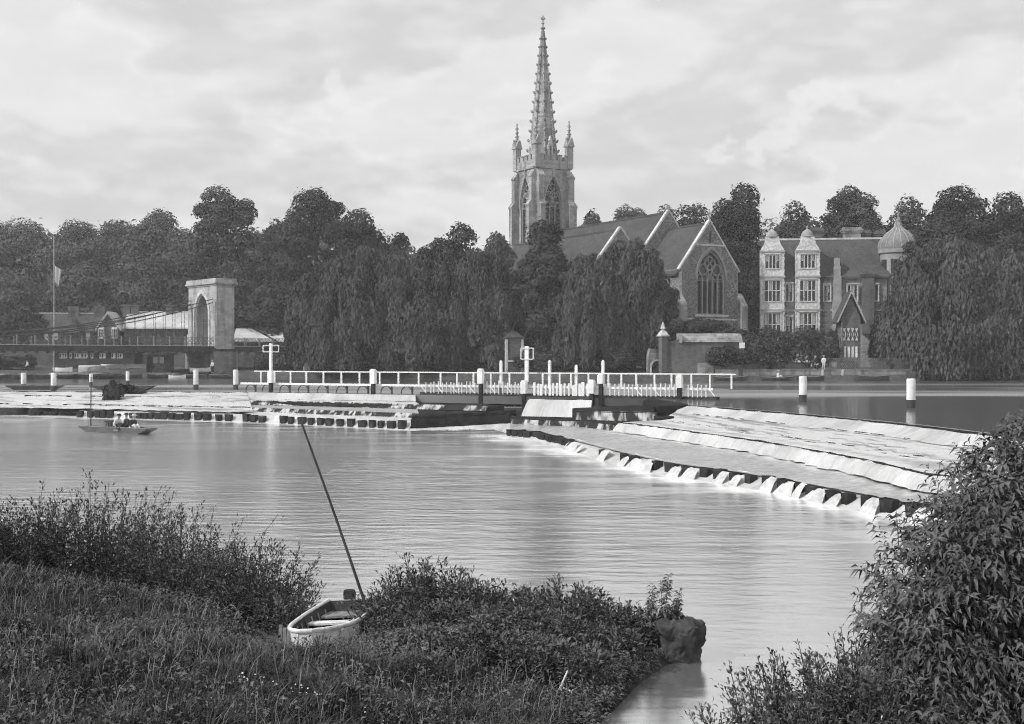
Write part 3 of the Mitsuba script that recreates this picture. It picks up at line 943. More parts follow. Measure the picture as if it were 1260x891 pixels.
for sx in (-1, 1):
    for sy in (-1, 1):
        fr = cf @ frame([TX + sx * (TH - 0.1), TY + sy * (TH - 0.1), 0])
        b = MB()
        b.box(-0.46, 0.46, -0.46, 0.46, 33.0, 36.5)
        k = b.put('pinnacle', 'm_church', tower, fr)
        b = MB()
        for a in range(4):
            g = frame([0, 0, 0], 90 * a)
            bb = MB()
            bb.slab(Polygon([(-0.62, 36.3), (0.62, 36.3), (0, 37.7)]), -0.62, -0.2)
            v, f = bb.get()
            b.add(v @ g[:3, :3].T, f)
        b.box(-0.3, 0.3, -0.3, 0.3, 36.4, 39.3, 0.24)
        for z in (37.6, 38.2, 38.8):
            w = 0.3 - (z - 36.4) * 0.083
            for i in (-1, 1):
                for j in (-1, 1):
                    b.box(i * w - 0.09, i * w + 0.09, j * w - 0.09, j * w + 0.09, z - 0.09, z + 0.09)
        b.box(-0.17, 0.17, -0.17, 0.17, 39.25, 39.55)
        b.box(-0.08, 0.08, -0.08, 0.08, 39.55, 40.2)
        b.put('pinnacle', 'm_church', tower, fr)

# spire: eight faces with ribs, thirteen rows of crockets, lucarnes at the foot and a cross finial
sp = frame([TX, TY, 0], 22.5)
R0, Z0, R1, Z1 = 2.25, 33.6, 0.13, 54.0
b = MB()
b.add(*lathe([(R0, Z0), (R1, Z1), (0.001, Z1 + 0.01)], 8))
spire = b.put('spire', 'm_church', ch, cf @ sp)
for i in range(8):
    a = i * math.pi / 4
    b = MB()
    b.bar((R0 * math.cos(a), R0 * math.sin(a), Z0), (R1 * math.cos(a), R1 * math.sin(a), Z1), 0.2, 0.2)
    b.put('rib', 'm_church', spire, cf @ sp)
b = MB()
for j in range(14):
    t = (j + 0.55) / 14.6
    t = 1 - (1 - t) ** 1.08
    z, r = Z0 + (Z1 - Z0) * t, R0 + (R1 - R0) * t
    for i in range(8):
        a = i * math.pi / 4
        c, s_ = math.cos(a), math.sin(a)
        q = 0.40 - 0.18 * t
        b.tube([(c * (r + 0.02), s_ * (r + 0.02), z - q), (c * (r + q * 0.9), s_ * (r + q * 0.9), z - q * 0.1), (c * (r + q * 1.15), s_ * (r + q * 1.15), z + q * 0.55)], [q * 0.25, q * 0.55, q * 0.45], 5)
b.put('crocket', 'm_church', spire, cf @ sp, kind='stuff')
b = MB()
for t in (0.16, 0.36, 0.56, 0.74):
    r = R0 + (R1 - R0) * t + 0.03
    z = Z0 + (Z1 - Z0) * t
    b.add(*lathe([(r - 0.05, z - 0.12), (r + 0.05, z - 0.1), (r + 0.05, z + 0.08), (r - 0.06, z + 0.12)], 8))
b.put('band', 'm_church', spire, cf @ sp)
for i in range(4):
    fr = cf @ frame([TX, TY, 0], 90 * i)
    b = MB()
    b.slab(Polygon([(-0.42, 33.6), (0.42, 33.6), (0.42, 36.4), (0, 37.9), (-0.42, 36.4)]).difference(arch(0, 0.42, 34.0, 35.8, 36.5, 4)), -2.25, -1.2)
    b.put('lucarne', 'm_dressed', spire, fr)
b = MB()
b.add(*lathe([(0.13, 53.7), (0.16, 54.1), (0.36, 54.35), (0.36, 54.5), (0.14, 54.7), (0.12, 54.95), (0.27, 55.15), (0.12, 55.4), (0.09, 56.3), (0.001, 56.35)], 10))
b.box(-0.36, 0.36, -0.09, 0.09, 55.75, 55.97)
b.box(-0.09, 0.09, -0.36, 0.36, 55.76, 55.96)
b.put('finial', 'm_church', spire, cf @ frame([TX, TY, 0]))

# ---------------------------------------------------------------- the gabled manor house
mh = thing('manor_house', 'tall pale gabled manor house with two projecting bays and a ribbed dome', 'house')
mf = scaled(frame([X(1010, 165), 165.0, 0], -8.0), 1.13)
b = MB()
b.box(-7.2, 8.6, 0.45, 10.5, GZ, 15.8)
b.put('wall', 'm_rubble', mh, mf)
b = MB()
b.slabx(Polygon([(0.1, 15.6), (5.9, 21.1), (10.9, 15.6), (10.9, 15.3), (5.9, 20.7), (0.1, 15.3)]), -7.5, 8.9)
k = b.put('roof', 'm_tile', mh, mf)
b = MB()
b.box(-7.5, 8.9, 5.75, 6.05, 21.05, 21.3)
b.put('ridge_tiles', 'm_dressed', k, mf)
for x in (-7.2, 8.6):
    b = MB()
    b.slabx(Polygon([(1.3, 15.5), (10.5, 15.5), (5.9, 20.7)]), x - 0.25, x + 0.25)
    b.put('gable_wall', 'm_rubble', mh, mf)


def house_window(parent, fr, x0, x1, z0, z1, y, lights, transom=False, glass='m_glass', jamb=0.16):
    b = MB()
    for q in ((x0 - jamb, x0, z0 - jamb, z1 + jamb), (x1, x1 + jamb, z0 - jamb, z1 + jamb), (x0, x1, z0 - jamb, z0), (x0, x1, z1, z1 + jamb)):
        b.box(q[0], q[1], y - 0.10, y + 0.12, q[2], q[3])
    k = b.put('window', 'm_dressed', parent, fr)
    b = MB()
    b.box(x0 - jamb, x1 + jamb, y - 0.22, y - 0.10, z1 + jamb, z1 + jamb + 0.14)
    b.put('label_mould', 'm_dressed', k, fr)
    lw = (x1 - x0) / lights
    for i in range(1, lights):
        b = MB()
        b.box(x0 + i * lw - 0.06, x0 + i * lw + 0.06, y - 0.05, y + 0.2, z0, z1)
        b.put('mullion', 'm_dressed', k, fr)
    if transom:
        zt = z0 + (z1 - z0) * 0.52
        b = MB()
        b.box(x0, x1, y - 0.03, y + 0.18, zt - 0.06, zt + 0.06)
        b.put('transom', 'm_dressed', k, fr)
    for i in range(lights):
        b = MB()
        b.box(x0 + i * lw + 0.02, x0 + (i + 1) * lw - 0.02, y + 0.24, y + 0.28, z0, z1)
        b.put('pane', glass, k, fr)
        if (i + int(z0)) % 3 == 1:                  # a pale blind drawn behind some lights
            b = MB()
            b.box(x0 + i * lw + 0.1, x0 + (i + 1) * lw - 0.1, y + 0.20, y + 0.235, z1 - (z1 - z0) * 0.45, z1 - 0.02)
            b.put('blind', 'm_blind', k, fr)
    return k


for n, x0 in enumerate((-7.95, -3.32)):
    bay = mh + ('__bay' if n == 0 else '__bay_001')
    USED.add(bay)
    x1 = x0 + 3.1
    xc = (x0 + x1) / 2
    holes = [(xc - 0.92, xc + 0.92, 16.75, 18.45), (xc - 1.0, xc + 1.0, 12.35, 15.05), (xc - 1.05, xc + 1.05, 7.6, 10.7)]
    zs = 19.15
    outline = [(x0, GZ), (x1, GZ), (x1, zs), (x1 - 0.16, zs + 0.35), (x1 - 0.46, zs + 0.8), (x1 - 0.62, zs + 1.3), (x1 - 0.66, zs + 1.75),
               (x0 + 0.66, zs + 1.75), (x0 + 0.62, zs + 1.3), (x0 + 0.46, zs + 0.8), (x0 + 0.16, zs + 0.35), (x0, zs)]
    pg = Polygon(outline)
    for h in holes:
        pg = pg.difference(sbox(h[0], h[2], h[1], h[3]))
    b = MB()
    b.slab(pg, -0.6, 0)
    b.box(x0, x0 + 0.35, 0.002, 1.3, GZ, zs)
    b.box(x1 - 0.35, x1, 0.002, 1.3, GZ, zs)
    b.put('wall', 'm_chequer', bay, mf)
    b = MB()
    b.slabx(Polygon([(0.0, zs + 0.2), (0.0, zs + 1.6), (4.6, zs + 1.6), (4.6, zs + 0.2)]), xc - 0.75, xc + 0.75)
    b.slab(Polygon([(x0 + 0.05, zs), (xc - 0.6, zs + 1.55), (xc + 0.6, zs + 1.55), (x1 - 0.05, zs)]), 0.003, 4.3)
    b.put('bay_roof', 'm_tile', bay, mf)
    for z in (15.6, 11.15, 19.0):
        b = MB()
        b.box(x0 - 0.12, x1 + 0.12, -0.78, -0.6, z - 0.12, z + 0.12)
        b.put('string_course', 'm_lead', bay, mf)
    for side in (x0, x1):
        b = MB()
        for z in np.arange(GZ + 0.4, zs - 0.3, 0.8):
            b.box(side - 0.07, side + 0.07 if side == x0 else side + 0.05, -0.68, -0.2, z, z + 0.42)
        b.put('quoin', 'm_dressed', bay, mf, kind='stuff')
    pr = [(0.98, 0), (1.0, 0.12), (0.80, 0.2), (0.78, 0.42), (0.62, 0.72), (0.36, 0.95), (0.16, 1.08), (0.09, 1.2), (0.15, 1.32), (0.07, 1.45), (0.001, 1.65)]
    b = MB()
    b.add(*lathe(pr, 14))
    b.put('finial_dome', 'm_tracery', bay, mf @ frame([xc, 0.2, zs + 1.75]), smooth=50)
    house_window(bay, mf, *holes[0][:2], *holes[0][2:], -0.6, 4)
    house_window(bay, mf, *holes[1][:2], *holes[1][2:], -0.6, 4, True)
    house_window(bay, mf, *holes[2][:2], *holes[2][2:], -0.6, 4, True)
for x0, x1, z0, z1, n in ((-4.55, -3.75, 12.4, 14.6, 2), (-4.55, -3.75, 7.6, 10.2, 2), (0.45, 1.2, 12.4, 14.4, 2), (3.5, 4.7, 12.4, 14.4, 3), (6.2, 7.4, 12.4, 14.4, 3)):
    house_window(mh, mf, x0, x1, z0, z1, 0.17, n)
for z in (15.62, 11.1):
    b = MB()
    b.box(-7.2, 8.7, 0.25, 0.448, z - 0.12, z + 0.12)
    b.put('string_course', 'm_lead', mh, mf)


def chimney(fr, x, y, w, d, z0, z1, bsdf, shafts=1):
    b = MB()
    b.box(x - w / 2, x + w / 2, y - d / 2, y + d / 2, z0, z1 - 0.75)
    k = b.put('chimney', bsdf, mh, fr)
    b = MB()
    for i, (a, z) in enumerate(((0.16, z1 - 0.75), (0.28, z1 - 0.5), (0.10, z1 - 0.25))):
        b.box(x - w / 2 - a, x + w / 2 + a, y - d / 2 - a, y + d / 2 + a, z + 0.003, z + 0.25)
    b.put('chimney_cap', bsdf, k, fr)


chimney(mf, 0.2, 7.4, 1.5, 1.0, 17, 22.9, 'm_brick')
chimney(mf, 4.9, 7.0, 2.3, 1.1, 17, 22.8, 'm_rubble')
chimney(mf, 7.0, 8.8, 1.0, 1.0, 16, 22.6, 'm_brick')
chimney(mf, 9.2, 10, 1.1, 1.0, 12, 22.6, 'm_brick')
chimney(mf, 6.1, 0.2, 1.5, 0.9, 8, 16.3, 'm_brick')
b = MB()
for z0, z1, w, y in ((GZ, 12.5, 0.62, 0.35), (12.5, 15.7, 0.5, 0.55), (15.7, 17.0, 0.42, 0.75), (17.0, 18.1, 0.34, 0.85)):
    b.box(2.15 - w, 2.15 + w, y - 0.75, 1.4, z0, z1)
b.put('stepped_chimney_breast', 'm_tracery', mh, mf)
tf = mf @ frame([10.4, 2.6, 0])
b = MB()
b.add(*lathe([(2.35, GZ), (2.35, 18.7), (2.6, 18.8), (2.6, 19.3), (2.2, 19.4)], 16))
tr = b.put('turret', 'm_tracery', mh, tf, smooth=40)
dome = [(2.5, 19.3), (2.6, 19.6), (2.5, 20.2), (2.15, 20.8), (1.55, 21.45), (0.9, 21.95), (0.5, 22.35), (0.34, 23.0), (0.42, 23.2), (0.14, 23.5), (0.07, 24.3), (0.001, 24.35)]
b = MB()
b.add(*lathe(dome, 32))
b.put('dome', 'm_dome', tr, tf, smooth=50)
for i in range(16):
    a = i * math.pi / 8
    p = np.array([[(r + 0.02) * math.cos(a), (r + 0.02) * math.sin(a), z] for r, z in dome[:8]])
    b = MB()
    b.tube(p, 0.06, 4)
    b.put('dome_rib', 'm_lead', tr, tf)
for a in (-110, -60, -150):
    fr = tf @ frame([0, 0, 0], a + 90)
    b = MB()
    b.box(-0.5, 0.5, -2.36, -2.2, 15.6, 17.9)
    b.put('turret_window', 'm_glass', tr, fr)

# ---------------------------------------------------------------- timbered boathouse
bh = thing('boathouse', 'little half timbered boathouse with a steep gable behind the lattice fence', 'boathouse')
bf = frame([X(1047, 165.5), 165.5, 0], -6.0)
z_e, z_a = Z(392, 165.5), Z(358, 165.5)
b = MB()
b.slab(Polygon([(-1.25, 3.0), (1.25, 3.0), (1.25, z_e), (0, z_a - 0.6), (-1.25, z_e)]), 0.0, 4.5)
b.put('wall', 'm_brick', bh, bf)
b = MB()
b.slab(Polygon([(-1.85, z_e - 0.4), (0, z_a), (1.85, z_e - 0.4), (1.85, z_e - 0.65), (0, z_a - 0.35), (-1.85, z_e - 0.65)]), -0.55, 4.9)
b.put('roof', 'm_tile', bh, bf)
for s in (-1, 1):
    b = MB()
    b.bar((s * 1.85, -0.6, z_e - 0.52), (0, -0.6, z_a - 0.14), 0.1, 0.18)
    b.put('bargeboard', 'm_tracery', bh, bf)
z0, z1 = Z(419, 165.5), Z(404, 165.5)
b = MB()
b.box(-1.15, 1.0, -0.08, -0.002, z0, z1)
pan = b.put('plaster_panel', 'm_blind', bh, bf)
for i in range(4):
    for s in (-1, 1):
        x = -0.9 + i * 0.54
        b = MB()
        b.bar((x - s * 0.26, -0.11, z0), (x + s * 0.26, -0.11, z1), 0.09, 0.05)
        b.put('brace', 'm_timber', pan, bf)
for i in range(5):
    b = MB()
    x = -1.12 + i * 0.525
    b.box(x - 0.06, x + 0.06, -0.15, -0.09, z0, z1)
    b.put('stud', 'm_timber', pan, bf)
z0, z1 = Z(440, 165.5), Z(426.5, 165.5)
for i in range(4):
    b = MB()
    x = -0.78 + i * 0.5
    b.box(x - 0.14, x + 0.14, -0.06, -0.002, z0, z1)
    k = b.put('window', 'm_white', bh, bf)
b = MB()
b.box(-1.35, -1.15, -0.3, -0.1, 3, z_e - 0.5)
b.put('corner_post', 'm_oldwood', bh, bf)
mp = thing('mast', 'thin bare pole leaning beside the timbered boathouse', 'pole')
b = MB()
b.tube([D(1035.5, 446, 164.4), D(1032, 410, 164.5)], [0.07, 0.05], 6)
b.put('pole', 'm_oldwood', mp)

# ---------------------------------------------------------------- river wall, fence, gateway
rw = thing('river_wall', 'long low stone wall along the edge of the far bank', 'wall')
r = np.random.default_rng(8)
WD = 163.0
px = 882.0
while px < 1420:                                      # bays between stone piers, each bay of coursed blocks
    w = r.uniform(23, 30)
    x0, x1 = X(px, WD), X(px + w, WD)
    b = MB()
    b.box(x0 + 0.14, x1 - 0.14, WD - 0.22, WD + 0.6, 1.2, 3.12)
    b.put('wall_bay', 'm_rubble', rw)
    b = MB()
    b.box(x0 - 0.14, x0 + 0.138, WD - 0.36, WD + 0.62, 1.2, 3.22)
    b.put('pier', 'm_dressed' if r.random() < 0.3 else 'm_rubble', rw)
    b = MB()
    b.box(x0 + 0.14, x1 - 0.14, WD - 0.30, WD + 0.66, 3.12, 3.24)
    b.put('coping_stone', 'm_rubble', rw)
    px += w
uw = thing('garden_wall', 'pale garden wall behind the moored boats, ending near the standing people', 'wall')
uy = 166.0
for i in range(9):
    x0, x1 = X(893 + i * 11.6, uy), X(893 + (i + 1) * 11.6, uy)
    b = MB()
    b.box(x0, x1 - 0.01, uy, uy + 0.5, 2.6, Z(447.5, uy))
    b.put('wall_bay', 'm_tracery', uw)
    b = MB()
    b.box(x0, x1 - 0.02, uy - 0.08, uy + 0.58, Z(447.5, uy), Z(445.8, uy))
    b.put('coping_stone', 'm_brick', uw)
lf = thing('lattice_fence', 'dark lattice fence of crossed laths in front of the boathouse', 'fence')
fy, z0, z1 = 163.9, 3.16, Z(441.5, 163.9)
xa, xb = X(1016, fy), X(1190, fy)
for x in np.arange(xa, xb + 0.1, 2.1):
    b = MB()
    b.box(x - 0.06, x + 0.06, fy - 0.06, fy + 0.06, 2.9, z1 + 0.12)
    b.put('fence_post', 'm_timber', lf)
for z in (z0 + 0.05, z1):
    b = MB()
    b.box(xa, xb, fy - 0.03, fy + 0.03, z - 0.05, z + 0.05)
    b.put('fence_rail', 'm_oldwood', lf)
for x in np.arange(xa, xb - 1.1, 0.30):
    for s in (0, 1):
        b = MB()
        b.bar((x + (1.1 if s else 0), fy - 0.05 + 0.03 * s, z0), (x + (0 if s else 1.1), fy - 0.05 + 0.03 * s, z1), 0.085, 0.02)
        b.put('lath', 'm_tracery', lf)

gw = thing('gateway', 'round arched stone gateway with a tall pinnacled pier beside it', 'gateway')
gy = 163.6
gf = frame([X(810, gy), gy, 0], 24.0)
zt = Z(430, gy)
hole = Polygon([(-0.2 + 0.82 * math.cos(a), 3.5 + 0.85 * math.sin(a)) for a in np.linspace(0, math.pi, 14)] + [(-1.02, 2.2), (0.62, 2.2)])
b = MB()
b.slab(Polygon([(-1.5, 2.2), (1.0, 2.2), (1.0, zt - 0.1), (-1.25, zt + 0.1), (-1.5, zt - 0.9)]).difference(hole), 0, 0.55)
b.put('arch_wall', 'm_rubble', gw, gf)
b = MB()
b.slab(hole.buffer(0.22).difference(hole).intersection(sbox(-3, 2.4, 3, 9)), -0.1, -0.002)
b.put('arch_ring', 'm_dressed', gw, gf)
b = MB()
for i in range(5):
    x = -0.92 + i * 0.37
    b.bar((x, 0.3, 2.2), (x, 0.3, 4.2 - abs(x + 0.2) * 0.5), 0.05)
b.bar((-1.0, 0.3, 3.2), (0.6, 0.3, 3.2), 0.05)
b.put('gate', 'm_iron', gw, gf)
px_, zc = X(815.7, 163.2), Z(414, 163.2)
pf = frame([px_, 163.2, 0], 24.0)
b = MB()
b.box(-0.42, 0.42, -0.42, 0.42, 2.0, zc)
k = b.put('gate_pier', 'm_brick', gw, pf)
b = MB()
b.box(-0.62, 0.62, -0.62, 0.62, zc, zc + 0.18)
b.box(-0.55, 0.55, -0.55, 0.55, zc + 0.183, zc + 0.75, 0.28)
b.add(*lathe([(0.2, zc + 0.7), (0.16, zc + 0.9), (0.36, zc + 1.0), (0.30, zc + 1.2), (0.1, zc + 1.8), (0.001, zc + 1.95)], 8))
b.put('pier_cap', 'm_dressed', k, pf)
bw = thing('boundary_wall', 'plain wall with a stepped end and a pale tiled top beside the gateway', 'wall')
wy = 163.3
b = MB()
z_l, z_r, z_b = Z(421, wy), Z(410, wy), 2.0
b.slab(Polygon([(X(820.5, wy), z_b), (X(915, wy), z_b), (X(915, wy), Z(421, wy)), (X(838, wy), Z(421, wy)), (X(838, wy), Z(415, wy)), (X(834, wy), Z(418, wy)), (X(827, wy), Z(419.5, wy)), (X(820.5, wy), Z(420, wy))]), wy, wy + 0.6)
b.put('wall', 'm_brick', bw)
b = MB()
b.slabx(Polygon([(wy - 0.25, Z(421, wy)), (wy + 1.6, Z(410, wy)), (wy + 3.4, Z(421, wy))]), X(839, wy), X(914, wy))
b.put('tiled_top', 'm_rubble', bw)
b = MB()
b.box(X(836, wy), X(839, wy) - 0.003, wy - 0.35, wy + 3.4, Z(422, wy), Z(410, wy))
b.put('end_block', 'm_tracery', bw)
b = MB()
b.box(X(858, wy), X(878, wy), wy - 0.12, wy + 0.002, 2.0, Z(447, wy))
b.put('plinth', 'm_rubble', bw)
nb = thing('notice_board', 'small white square board on a thin post near the end of the boundary wall', 'sign')
b = MB()
b.box(X(909.5, 162.2), X(916.5, 162.2), 162.15, 162.22, Z(428.5, 162.2), Z(421.5, 162.2))
b.put('board', 'm_white', nb)
b = MB()
b.box(X(912, 162.2), X(914, 162.2), 162.221, 162.3, 1.0, Z(424, 162.2))
b.put('post', 'm_timber', nb)
bp = thing('brick_kiosk', 'square brick pier house with a pointed stone cap among the willows', 'building')
ky = 167.5
kf = frame([X(633, ky), ky, 0], 12.0)
zt = Z(417, ky)
b = MB()
b.box(-1.15, 1.15, 0, 2.3, 2.0, zt)
b.put('wall', 'm_brick', bp, kf)
for s in (-1, 1):
    b = MB()
    b.box(s * 1.1 - 0.16, s * 1.1 + 0.16, -0.12, 0.3, 2.0, zt - 0.05)
    b.put('corner_pilaster', 'm_dressed', bp, kf)
b = MB()
b.box(-1.4, 1.4, -0.25, 2.55, zt, zt + 0.25)
b.box(-1.3, 1.3, -0.15, 2.45, zt + 0.252, zt + 1.3, 1.25)
b.put('cap', 'm_tile', bp, kf)
b = MB()
b.box(-1.3, 1.3, -0.15, 0.1, 4.2, 4.45)
b.put('string_course', 'm_dressed', bp, kf)

# ---------------------------------------------------------------- the suspension bridge
br = thing('suspension_bridge', 'suspension bridge with a pale stone arched tower, hanging chains and a dark deck', 'bridge')
TD = 183.0
e = np.array([-math.cos(math.radians(40)), -math.sin(math.radians(40))])   # along the deck, towards the near bank
tx0 = X(266.7, TD)                                     # the tower's nearest corner
# local x along the deck (towards mid river), local y across it
bfr = np.eye(4)
bfr[:2, 0], bfr[:2, 1] = e, np.array([e[1], -e[0]])
bfr[:3, 3] = [tx0, TD, 0]
BW, BT = 9.4, 2.85
zd, ztop = 6.45, Z(351, TD)
# local frame: corner at origin; tower spans x in [-BT, 0], y in [-BW, 0] or [0, BW] whichever lies away from the camera
ys = 1 if (bfr[:2, 1] @ np.array([0, 1.0])) > 0 else -1
ya, yb = (0, BW) if ys > 0 else (-BW, 0)
ym = (ya + yb) / 2
tw = br + '__tower'
USED.add(tw)
hole = arch(ym, 4.1, zd - 0.3, 11.3, 14.2)
b = MB()
b.slabx(sbox(ya, zd - 0.4, yb, ztop).difference(hole), -BT, 0)
b.put('shaft', 'm_ashlar', tw, bfr)
b = MB()
b.slabx(arch(ym, 5.3, zd, 11.3, 15.1).difference(arch(ym, 4.5, zd - 1, 11.3, 14.5)), 0.002, 0.2)
b.put('arch_mould', 'm_dressed', tw, bfr)
for y in (ya + 0.75, yb - 0.75):
    b = MB()
    b.box(0.002, 0.28, y - 0.75, y + 0.75, zd - 0.3, zd + 1.9)
    b.box(0.002, 0.16, y - 0.6, y + 0.6, zd + 1.9, 13.2)
    b.put('pilaster', 'm_ashlar', tw, bfr)
b = MB()
for a, z0, z1 in ((0.15, ztop, ztop + 0.25), (0.40, ztop + 0.252, ztop + 0.55), (0.28, ztop + 0.552, ztop + 1.05)):
    b.box(-BT - a, a, ya - a, yb + a, z0, z1)
b.put('cornice', 'm_ashlar', tw, bfr)
b = MB()
b.box(-BT - 0.5, 0.5, ya - 0.2, yb + 0.2, 0.5, zd - 0.75)
b.put('pier', 'm_ashlar_dark', tw, bfr)
b = MB()
x_far, x_back = 66.0, -24.0
for a in np.arange(x_back, x_far, 4.0):
    b.box(a, a + 3.985, ya + 0.35, yb - 0.35, zd - 0.28, zd)
b.put('deck', 'm_timber', br, bfr)
for y in (ya + 0.3, yb - 0.3):
    b = MB()
    b.box(x_back, x_far, y - 0.1, y + 0.1, zd - 0.75, zd + 0.02)
    k = b.put('girder', 'm_timber', br, bfr)
    b = MB()
    b.box(x_back, x_far, y - 0.16, y + 0.16, zd + 0.021, zd + 0.09)
    b.put('deck_edge', 'm_dressed', k, bfr)
    b = MB()
    for x in np.arange(x_back + 0.7, x_far, 1.5):
        b.box(x - 0.12, x + 0.12, y - 0.22, y + 0.22, zd - 1.0, zd - 0.76)
    b.put('cross_beam_end', 'm_timber', k, bfr, kind='stuff')
for x in np.arange(x_back + 0.7, x_far, 1.5):
    b = MB()
    b.box(x - 0.1, x + 0.1, ya + 0.41, yb - 0.41, zd - 0.74, zd - 0.281)
    b.put('cross_beam', 'm_timber', br, bfr)


def chain(x, hi):
    t = x / 36.0
    return zd + 1.1 + hi + (13.0 - zd - 1.1) * (1 - t) ** 2


for y in (ya + 1.0, yb - 1.0):
    for hi in (0.0, 0.55):
        xs = np.linspace(0.1, x_far, 45)
        b = MB()
        b.tube(np.stack([xs, 0 * xs + y, chain(xs, hi)], 1), 0.075, 5)
        b.put('chain', 'm_iron', br, bfr)
        xs = np.linspace(-BT - 0.1, -BT - 13.5, 8)
        b = MB()
        b.tube(np.stack([xs, 0 * xs + y, 13.0 + hi + (xs + BT) * (13.0 + hi - zd - 0.2) / 13.4], 1), 0.075, 5)
        b.put('back_chain', 'm_iron', br, bfr)
    for x in np.arange(1.6, x_far, 1.5):
        b = MB()
        b.bar((x, y, zd), (x, y, float(chain(x, 0.4))), 0.05)
        b.put('hanger', 'm_iron', br, bfr)
for y in (ya + 0.45, yb - 0.45):
    for z in (zd + 0.35, zd + 1.25):
        b = MB()
        b.box(x_back, x_far, y - 0.03, y + 0.03, z - 0.03, z + 0.03)
        b.put('railing_bar', 'm_iron', br, bfr)
    for x in np.arange(x_back, x_far, 2.4):
        b = MB()
        b.box(x - 0.06, x + 0.06, y - 0.06, y + 0.06, zd, zd + 1.4)
        b.put('railing_post', 'm_lead', br, bfr)
    b = MB()
    for x in np.arange(x_back, x_far - 1.2, 0.6):
        b.bar((x, y - 0.02, zd + 0.35), (x + 0.9, y - 0.02, zd + 1.25), 0.035)
        b.bar((x + 0.9, y + 0.02, zd + 0.35), (x, y + 0.02, zd + 1.25), 0.035)
    b.put('railing_lattice', 'm_iron', br, bfr, kind='stuff')

# ---------------------------------------------------------------- houses and sheds by the bridge


def gabled(name, lab, cat, fr, x0, x1, dep, z0, ze, zr, wall, rf):
    t = thing(name, lab, cat)
    b = MB()
    b.box(x0, x1, 0, dep, z0, ze)
    b.put('wall', wall, t, fr)
    b = MB()
    b.slabx(Polygon([(-0.5, ze - 0.15), (dep / 2, zr), (dep + 0.5, ze - 0.15), (dep + 0.5, ze - 0.4), (dep / 2, zr - 0.3), (-0.5, ze - 0.4)]), x0 - 0.35, x1 + 0.35)
    k = b.put('roof', rf, t, fr)
    for x in (x0, x1):
        b = MB()
        b.slabx(Polygon([(0, ze - 0.2), (dep, ze - 0.2), (dep / 2, zr - 0.35)]), x + (0.002 if x == x0 else -0.2), x + (0.2 if x == x0 else -0.002))
        b.put('gable', wall, t, fr)
    b = MB()
    b.box(x0 - 0.35, x1 + 0.35, dep / 2 - 0.12, dep / 2 + 0.12, zr - 0.04, zr + 0.12)
    b.put('ridge_tiles', 'm_dressed', k, fr)
    return t


d = 203.0
f1 = frame([X(190, d), d, 0], 4.0)
u = d / F
t = gabled('long_house', 'long low house with a pale slate roof and a white windowed gable behind the bridge', 'house', f1, -35 * u, 48 * u, 6, 3, Z(402, d), Z(383, d), 'm_brick', 'm_slate')
gz_ = Z(402, d)
b = MB()
b.slab(Polygon([(-66 * u, 3), (-41 * u, 3), (-41 * u, gz_), (-53.5 * u, Z(385, d)), (-66 * u, gz_)]), -1.2, 4)
b.put('wing_wall', 'm_brick', t, f1)
b = MB()
b.slab(Polygon([(-69 * u, gz_ - 0.5), (-53.5 * u, Z(383.5, d)), (-38 * u, gz_ - 0.5), (-38 * u, gz_ - 0.8), (-53.5 * u, Z(383.5, d) - 0.4), (-69 * u, gz_ - 0.8)]), -1.6, 4.4)
b.put('wing_roof', 'm_slate', t, f1)
for x0, x1 in ((-64, -58), (-48, -42)):
    b = MB()
    b.box(x0 * u, x1 * u, -1.9, -1.202, Z(417, d), Z(403, d))
    k = b.put('bay_window', 'm_white', t, f1)
    for i in range(3):
        b = MB()
        a = x0 * u + 0.1 + i * (x1 - x0) * u / 3
        b.box(a, a + 0.17, -1.94, -1.902, Z(414.5, d), Z(405.5, d))
        b.put('pane', 'm_glass', k, f1)
for x in (-38, -28, 15):
    b = MB()
    b.box(x * u - 0.6, x * u + 0.6, 2.4, 3.4, Z(390, d), Z(376, d))
    k = b.put('chimney', 'm_brick', t, f1)
    b = MB()
    b.box(x * u - 0.75, x * u + 0.75, 2.25, 3.55, Z(376, d), Z(374.5, d))
    b.put('chimney_cap', 'm_brick', k, f1)
for i in range(7):
    b = MB()
    x = (-22 + i * 9.5) * u
    b.box(x, x + 0.75, -0.06, -0.002, Z(414, d), Z(405, d))
    b.put('window', 'm_glass', t, f1)
d = 214.0
f2 = frame([X(85, d), d, 0], 8.0)
u = d / F
t = gabled('dark_house', 'dark tiled house with a tall chimney, half hidden behind the bridge railings', 'house', f2, -46 * u, 34 * u, 6, 3, Z(406, d), Z(385, d), 'm_brick', 'm_tile')
for x in (33, 2):
    b = MB()
    b.box(x * u - 0.9, x * u + 0.9, 2.3, 3.5, Z(395, d), Z(376, d))
    b.put('chimney', 'm_brick', t, f2)
b = MB()
b.slab(Polygon([(-2 * u, Z(410, d)), (6 * u, Z(392, d)), (14 * u, Z(410, d))]), -1.0, 3)
b.put('dormer', 'm_brick', t, f2)
for x in (-30, -18, 20):
    b = MB()
    b.box(x * u, (x + 5) * u, -0.06, -0.002, Z(418, d), Z(409, d))
    b.put('window', 'm_white', t, f2)
d = 200.0
u = d / F
t = gabled('low_shed', 'long low shed with a pale slate roof just beyond the bridge tower', 'shed', frame([X(333, d), d, 0], 3), -44 * u, 40 * u, 7, 3, Z(418, d), Z(404.5, d), 'm_brick', 'm_slate')
d = 193.0
u = d / F
hf = frame([X(120, d), d, 0], 2)
t = gabled('boat_shed', 'low boat shed with a row of white windows seen under the bridge deck', 'shed', hf, -54 * u, 45 * u, 5, 2.6, Z(431.5, d), Z(428, d), 'm_timber', 'm_tile')
